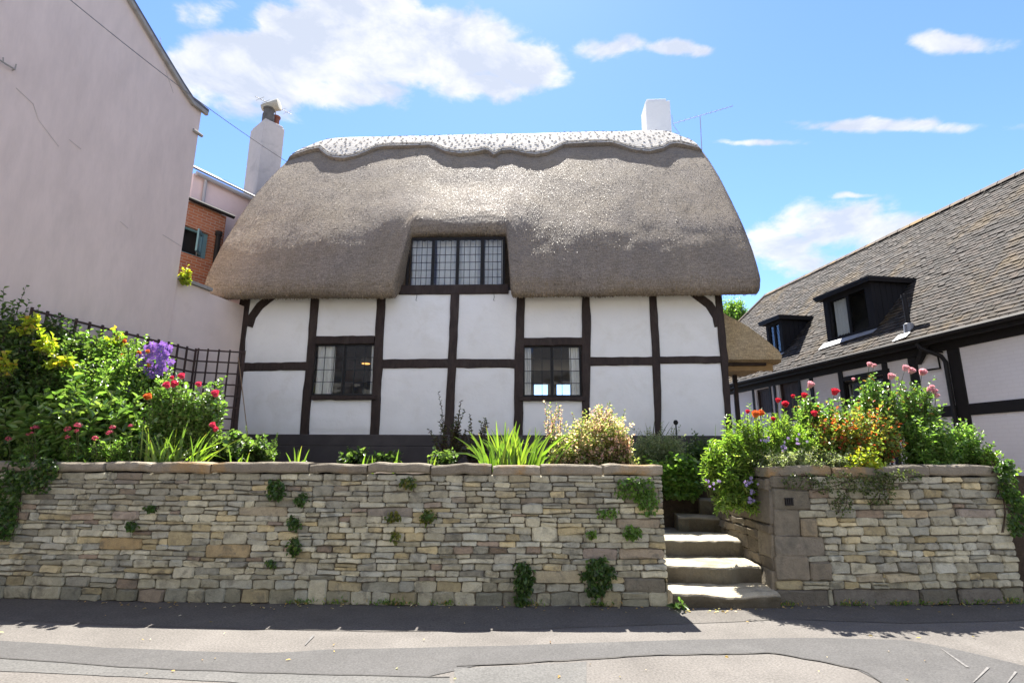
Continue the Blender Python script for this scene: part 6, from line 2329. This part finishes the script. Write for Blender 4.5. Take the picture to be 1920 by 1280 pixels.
def ivy(label, patches, seed, pal=None, L=.045, face=None):
    """patches: (px,py,rx,ry,n) leaves hugging the face of a roadside wall"""
    g_ = np.random.default_rng(seed)
    P, D = [], []
    for (px, py, rx, ry, n) in patches:
        for k in range(n):
            a, q = g_.random() * 6.28, math.sqrt(g_.random())
            q *= 1 + .35 * fbm(math.cos(a) * 2, math.sin(a) * 2, seed)
            p = W(px + rx * q * math.cos(a), py + ry * q * math.sin(a), 6.4)
            p = W(px + rx * q * math.cos(a), py + ry * q * math.sin(a), YW(p.x) - .06 - .07 * g_.random() * (1 - q * .7))
            if p.z < .01: continue
            P.append(tuple(p)); D.append((g_.normal(0, .6), -.55 + g_.normal(0, .25), -.55 + g_.normal(0, .4)))
    P, D = np.array(P), np.array(D)
    c = P.mean(0); RO = np.array([c[0], c[1], P[:, 2].min()])
    root = empty('ivy', RO, label, 'ivy')
    n = len(P); sc_ = g_.uniform(.5, 1.3, n)
    V, F, C = leaf_arrays(P - RO, D, L * sc_, L * .85 * sc_, pick_cols(pal or G['ivy'], n, g_), g_)
    tag(np_mesh('foliage', V, F, C, LEAF, root), kind='stuff')
    mb = MB()
    for (px, py, rx, ry, n) in patches:
        for k in range(3):
            p0 = W(px + g_.normal(0, rx * .3), py + ry * .9, 6.4); p1 = W(px + g_.normal(0, rx * .4), py - ry * .8, 6.4)
            p0.y = YW(p0.x) - .04; p1.y = YW(p1.x) - .04
            mb.tube([p0 - Vector(RO), p0.lerp(p1, .5) + Vector((.03, 0, 0)) - Vector(RO), p1 - Vector(RO)], .004, 4, cap=False)
    tag(mb.build('stems', M['twig'], root), kind='stuff')
    return root


ivy('ivy running down the far left of the long wall', [(15, 920, 26, 45, 330), (5, 975, 28, 35, 330), (60, 900, 38, 22, 260), (88, 876, 22, 20, 200), (40, 862, 20, 14, 60)], 1)
ivy('green weed hanging on the long wall below the coping join', [(518, 917, 17, 20, 150), (565, 935, 12, 12, 70)], 2)
ivy('ivy tuft in the joints left of the wall middle', [(552, 980, 12, 14, 70), (552, 1024, 13, 17, 90), (510, 1054, 10, 7, 35), (247, 985, 11, 9, 60), (284, 953, 12, 7, 45)], 3)
ivy('scattered small ivy leaves in the upper middle wall', [(765, 905, 15, 12, 80), (738, 968, 15, 9, 50), (740, 1005, 8, 10, 30), (800, 968, 16, 14, 80)], 4, [((.12, .12, .03), 2), ((.06, .09, .025), 2)])
ivy('ivy bush climbing from the pavement near the wall end', [(983, 1085, 18, 34, 330), (978, 1122, 12, 12, 80)], 5)
ivy('rounded ivy bush low on the wall left of the steps', [(1122, 1075, 30, 30, 420), (1115, 1105, 20, 14, 110)], 6)
ivy('creeper draped over the wall end beside the steps', [(1192, 915, 36, 22, 300), (1215, 945, 18, 24, 160), (1185, 998, 15, 14, 110), (1140, 960, 20, 8, 50), (1108, 1000, 8, 10, 40)], 7, G['mid'])
ivy('small leaved creeper spread across the short right wall', [(1590, 905, 70, 20, 420), (1650, 915, 32, 32, 330), (1580, 945, 22, 18, 120), (1500, 900, 36, 16, 150), (1690, 890, 40, 12, 150)], 8, [((.07, .085, .035), 3), ((.05, .065, .025), 3), ((.10, .12, .05), 1)], L=.028)
ivy('dark ivy hanging down the right end of the short wall', [(1888, 900, 16, 40, 300), (1905, 960, 16, 45, 300), (1880, 875, 14, 14, 80)], 9)
# low weeds along the foot of the walls
g_ = np.random.default_rng(70)
for lb, xs in (('thin line of weeds along the foot of the long wall', [(560, 1136), (630, 1135), (720, 1138), (745, 1138), (830, 1140), (1000, 1140), (1130, 1138)]), ('thin line of weeds along the foot of the short wall', [(1590, 1132), (1680, 1133), (1740, 1130), (1810, 1128), (1870, 1126), (1480, 1140)])):
    P, D = [], []
    for (x, y) in xs:
        for k in range(46):
            p = Wz(x + g_.normal(0, 16), y, 0.0); P.append((p.x, YW(p.x) - .05 - abs(g_.normal(0, .02)), .005 + abs(g_.normal(0, .02)))); D.append((g_.normal(0, .6), -.3 + g_.normal(0, .3), .5 + g_.random()))
    P, D = np.array(P), np.array(D); RO = np.array([P[:, 0].mean(), P[:, 1].mean(), 0])
    root = empty('wall_foot_weeds', RO, lb, 'weeds')
    n = len(P); V, F, C = leaf_arrays(P - RO, D, .04 * g_.uniform(.5, 1.4, n), .012 * g_.uniform(.6, 1.6, n), pick_cols(G['mid'] + [((.25, .17, .07), 2)], n, g_), g_)
    tag(np_mesh('foliage', V, F, C, LEAF, root), kind='stuff')
# dry fallen leaves and crumbs on the pavement
P, D = [], []
for k in range(180):
    if k < 120:
        x = g_.uniform(100, 1900); p = Wz(x, 1140, 0); y = YW(p.x) - .06 - abs(g_.normal(0, .12))
    elif k < 145:
        p = Wz(1340 + g_.normal(0, 40), 1145 + g_.normal(0, 4), 0); y = min(p.y, 6.24)
    else:
        p = Wz(g_.uniform(0, 1900), g_.uniform(1150, 1275), 0); y = p.y
    P.append((p.x, y, .012)); D.append((g_.normal(0, 1), g_.normal(0, 1), .1))
P, D = np.array(P), np.array(D); n = len(P)
V, F, C = leaf_arrays(P, D, .036 * g_.uniform(.3, 1.3, n), .018 * g_.uniform(.5, 1.3, n), pick_cols([((.34, .22, .10), 3), ((.42, .34, .22), 2), ((.18, .12, .06), 2), ((.5, .45, .38), 1)], n, g_), g_, fold=.1)
tag(np_mesh('fallen_leaves', V, F, C, LEAF), 'dry fallen leaves scattered along the pavement', 'leaves', kind='stuff')

# ---------- distant tree between the cottage and the tiled house
def tree(label, px, py0, py1, halfpx, Y, seed, nst=240, per=40, pal=None):
    g_ = np.random.default_rng(seed)
    c, r = box_px(px - halfpx, py0, px + halfpx, py1, Y, 1.0); r[1] = r[0]
    RO = np.array([c[0], c[1], 1.1])
    root = empty('garden_tree', RO, label, 'tree')
    v = norm(g_.normal(0, 1, (nst, 3))); tips = c + v * r * (.45 + .55 * g_.random((nst, 1))) * (1 + .18 * g_.normal(0, 1, (nst, 1)))
    bases = np.tile(np.array([c[0], c[1], c[2] - r[2] * .7]), (nst, 1)) + (tips - c) * .25
    mid = stems_to(tips, bases, g_, .1)
    k = .5 + .5 * g_.random((nst, per)); pts = bez(bases, mid, tips, k).reshape(-1, 3) + g_.normal(0, .12, (nst * per, 3))
    n = len(pts); D = g_.normal(0, 1, (n, 3)) - np.array([0, 0, .3])
    V, F, C = leaf_arrays(pts - RO, D, .14 * g_.uniform(.6, 1.3, n), .09 * g_.uniform(.6, 1.3, n), pick_cols(pal or G['mid'], n, g_), g_)
    tag(np_mesh('crown', V, F, C, LEAF, root), kind='stuff')
    mb = MB(); tb = Vector((0, 0, 0)); tt = Vector((0, 0, c[2] + r[2] * .2 - 1.1))
    mb.tube([tb, tb.lerp(tt, .5) + Vector((.08, 0, 0)), tt], [.22, .15, .06], 8); mb.build('trunk', M['twig'], root)
    mb = MB()
    for i in range(0, nst, 6):
        p = [Vector(bases[i] * (1 - q) ** 2 + 2 * mid[i] * q * (1 - q) + tips[i] * q * q - RO) for q in (0, .5, 1)]
        mb.tube([Vector((0, 0, p[0].z - .6))] + p, [.05, .035, .02, .008], 4, cap=False)
    mb.build('limbs', M['twig'], root)


tree('leafy green tree showing between the cottage and the tiled house', 1376, 558, 640, 30, 30, 3)
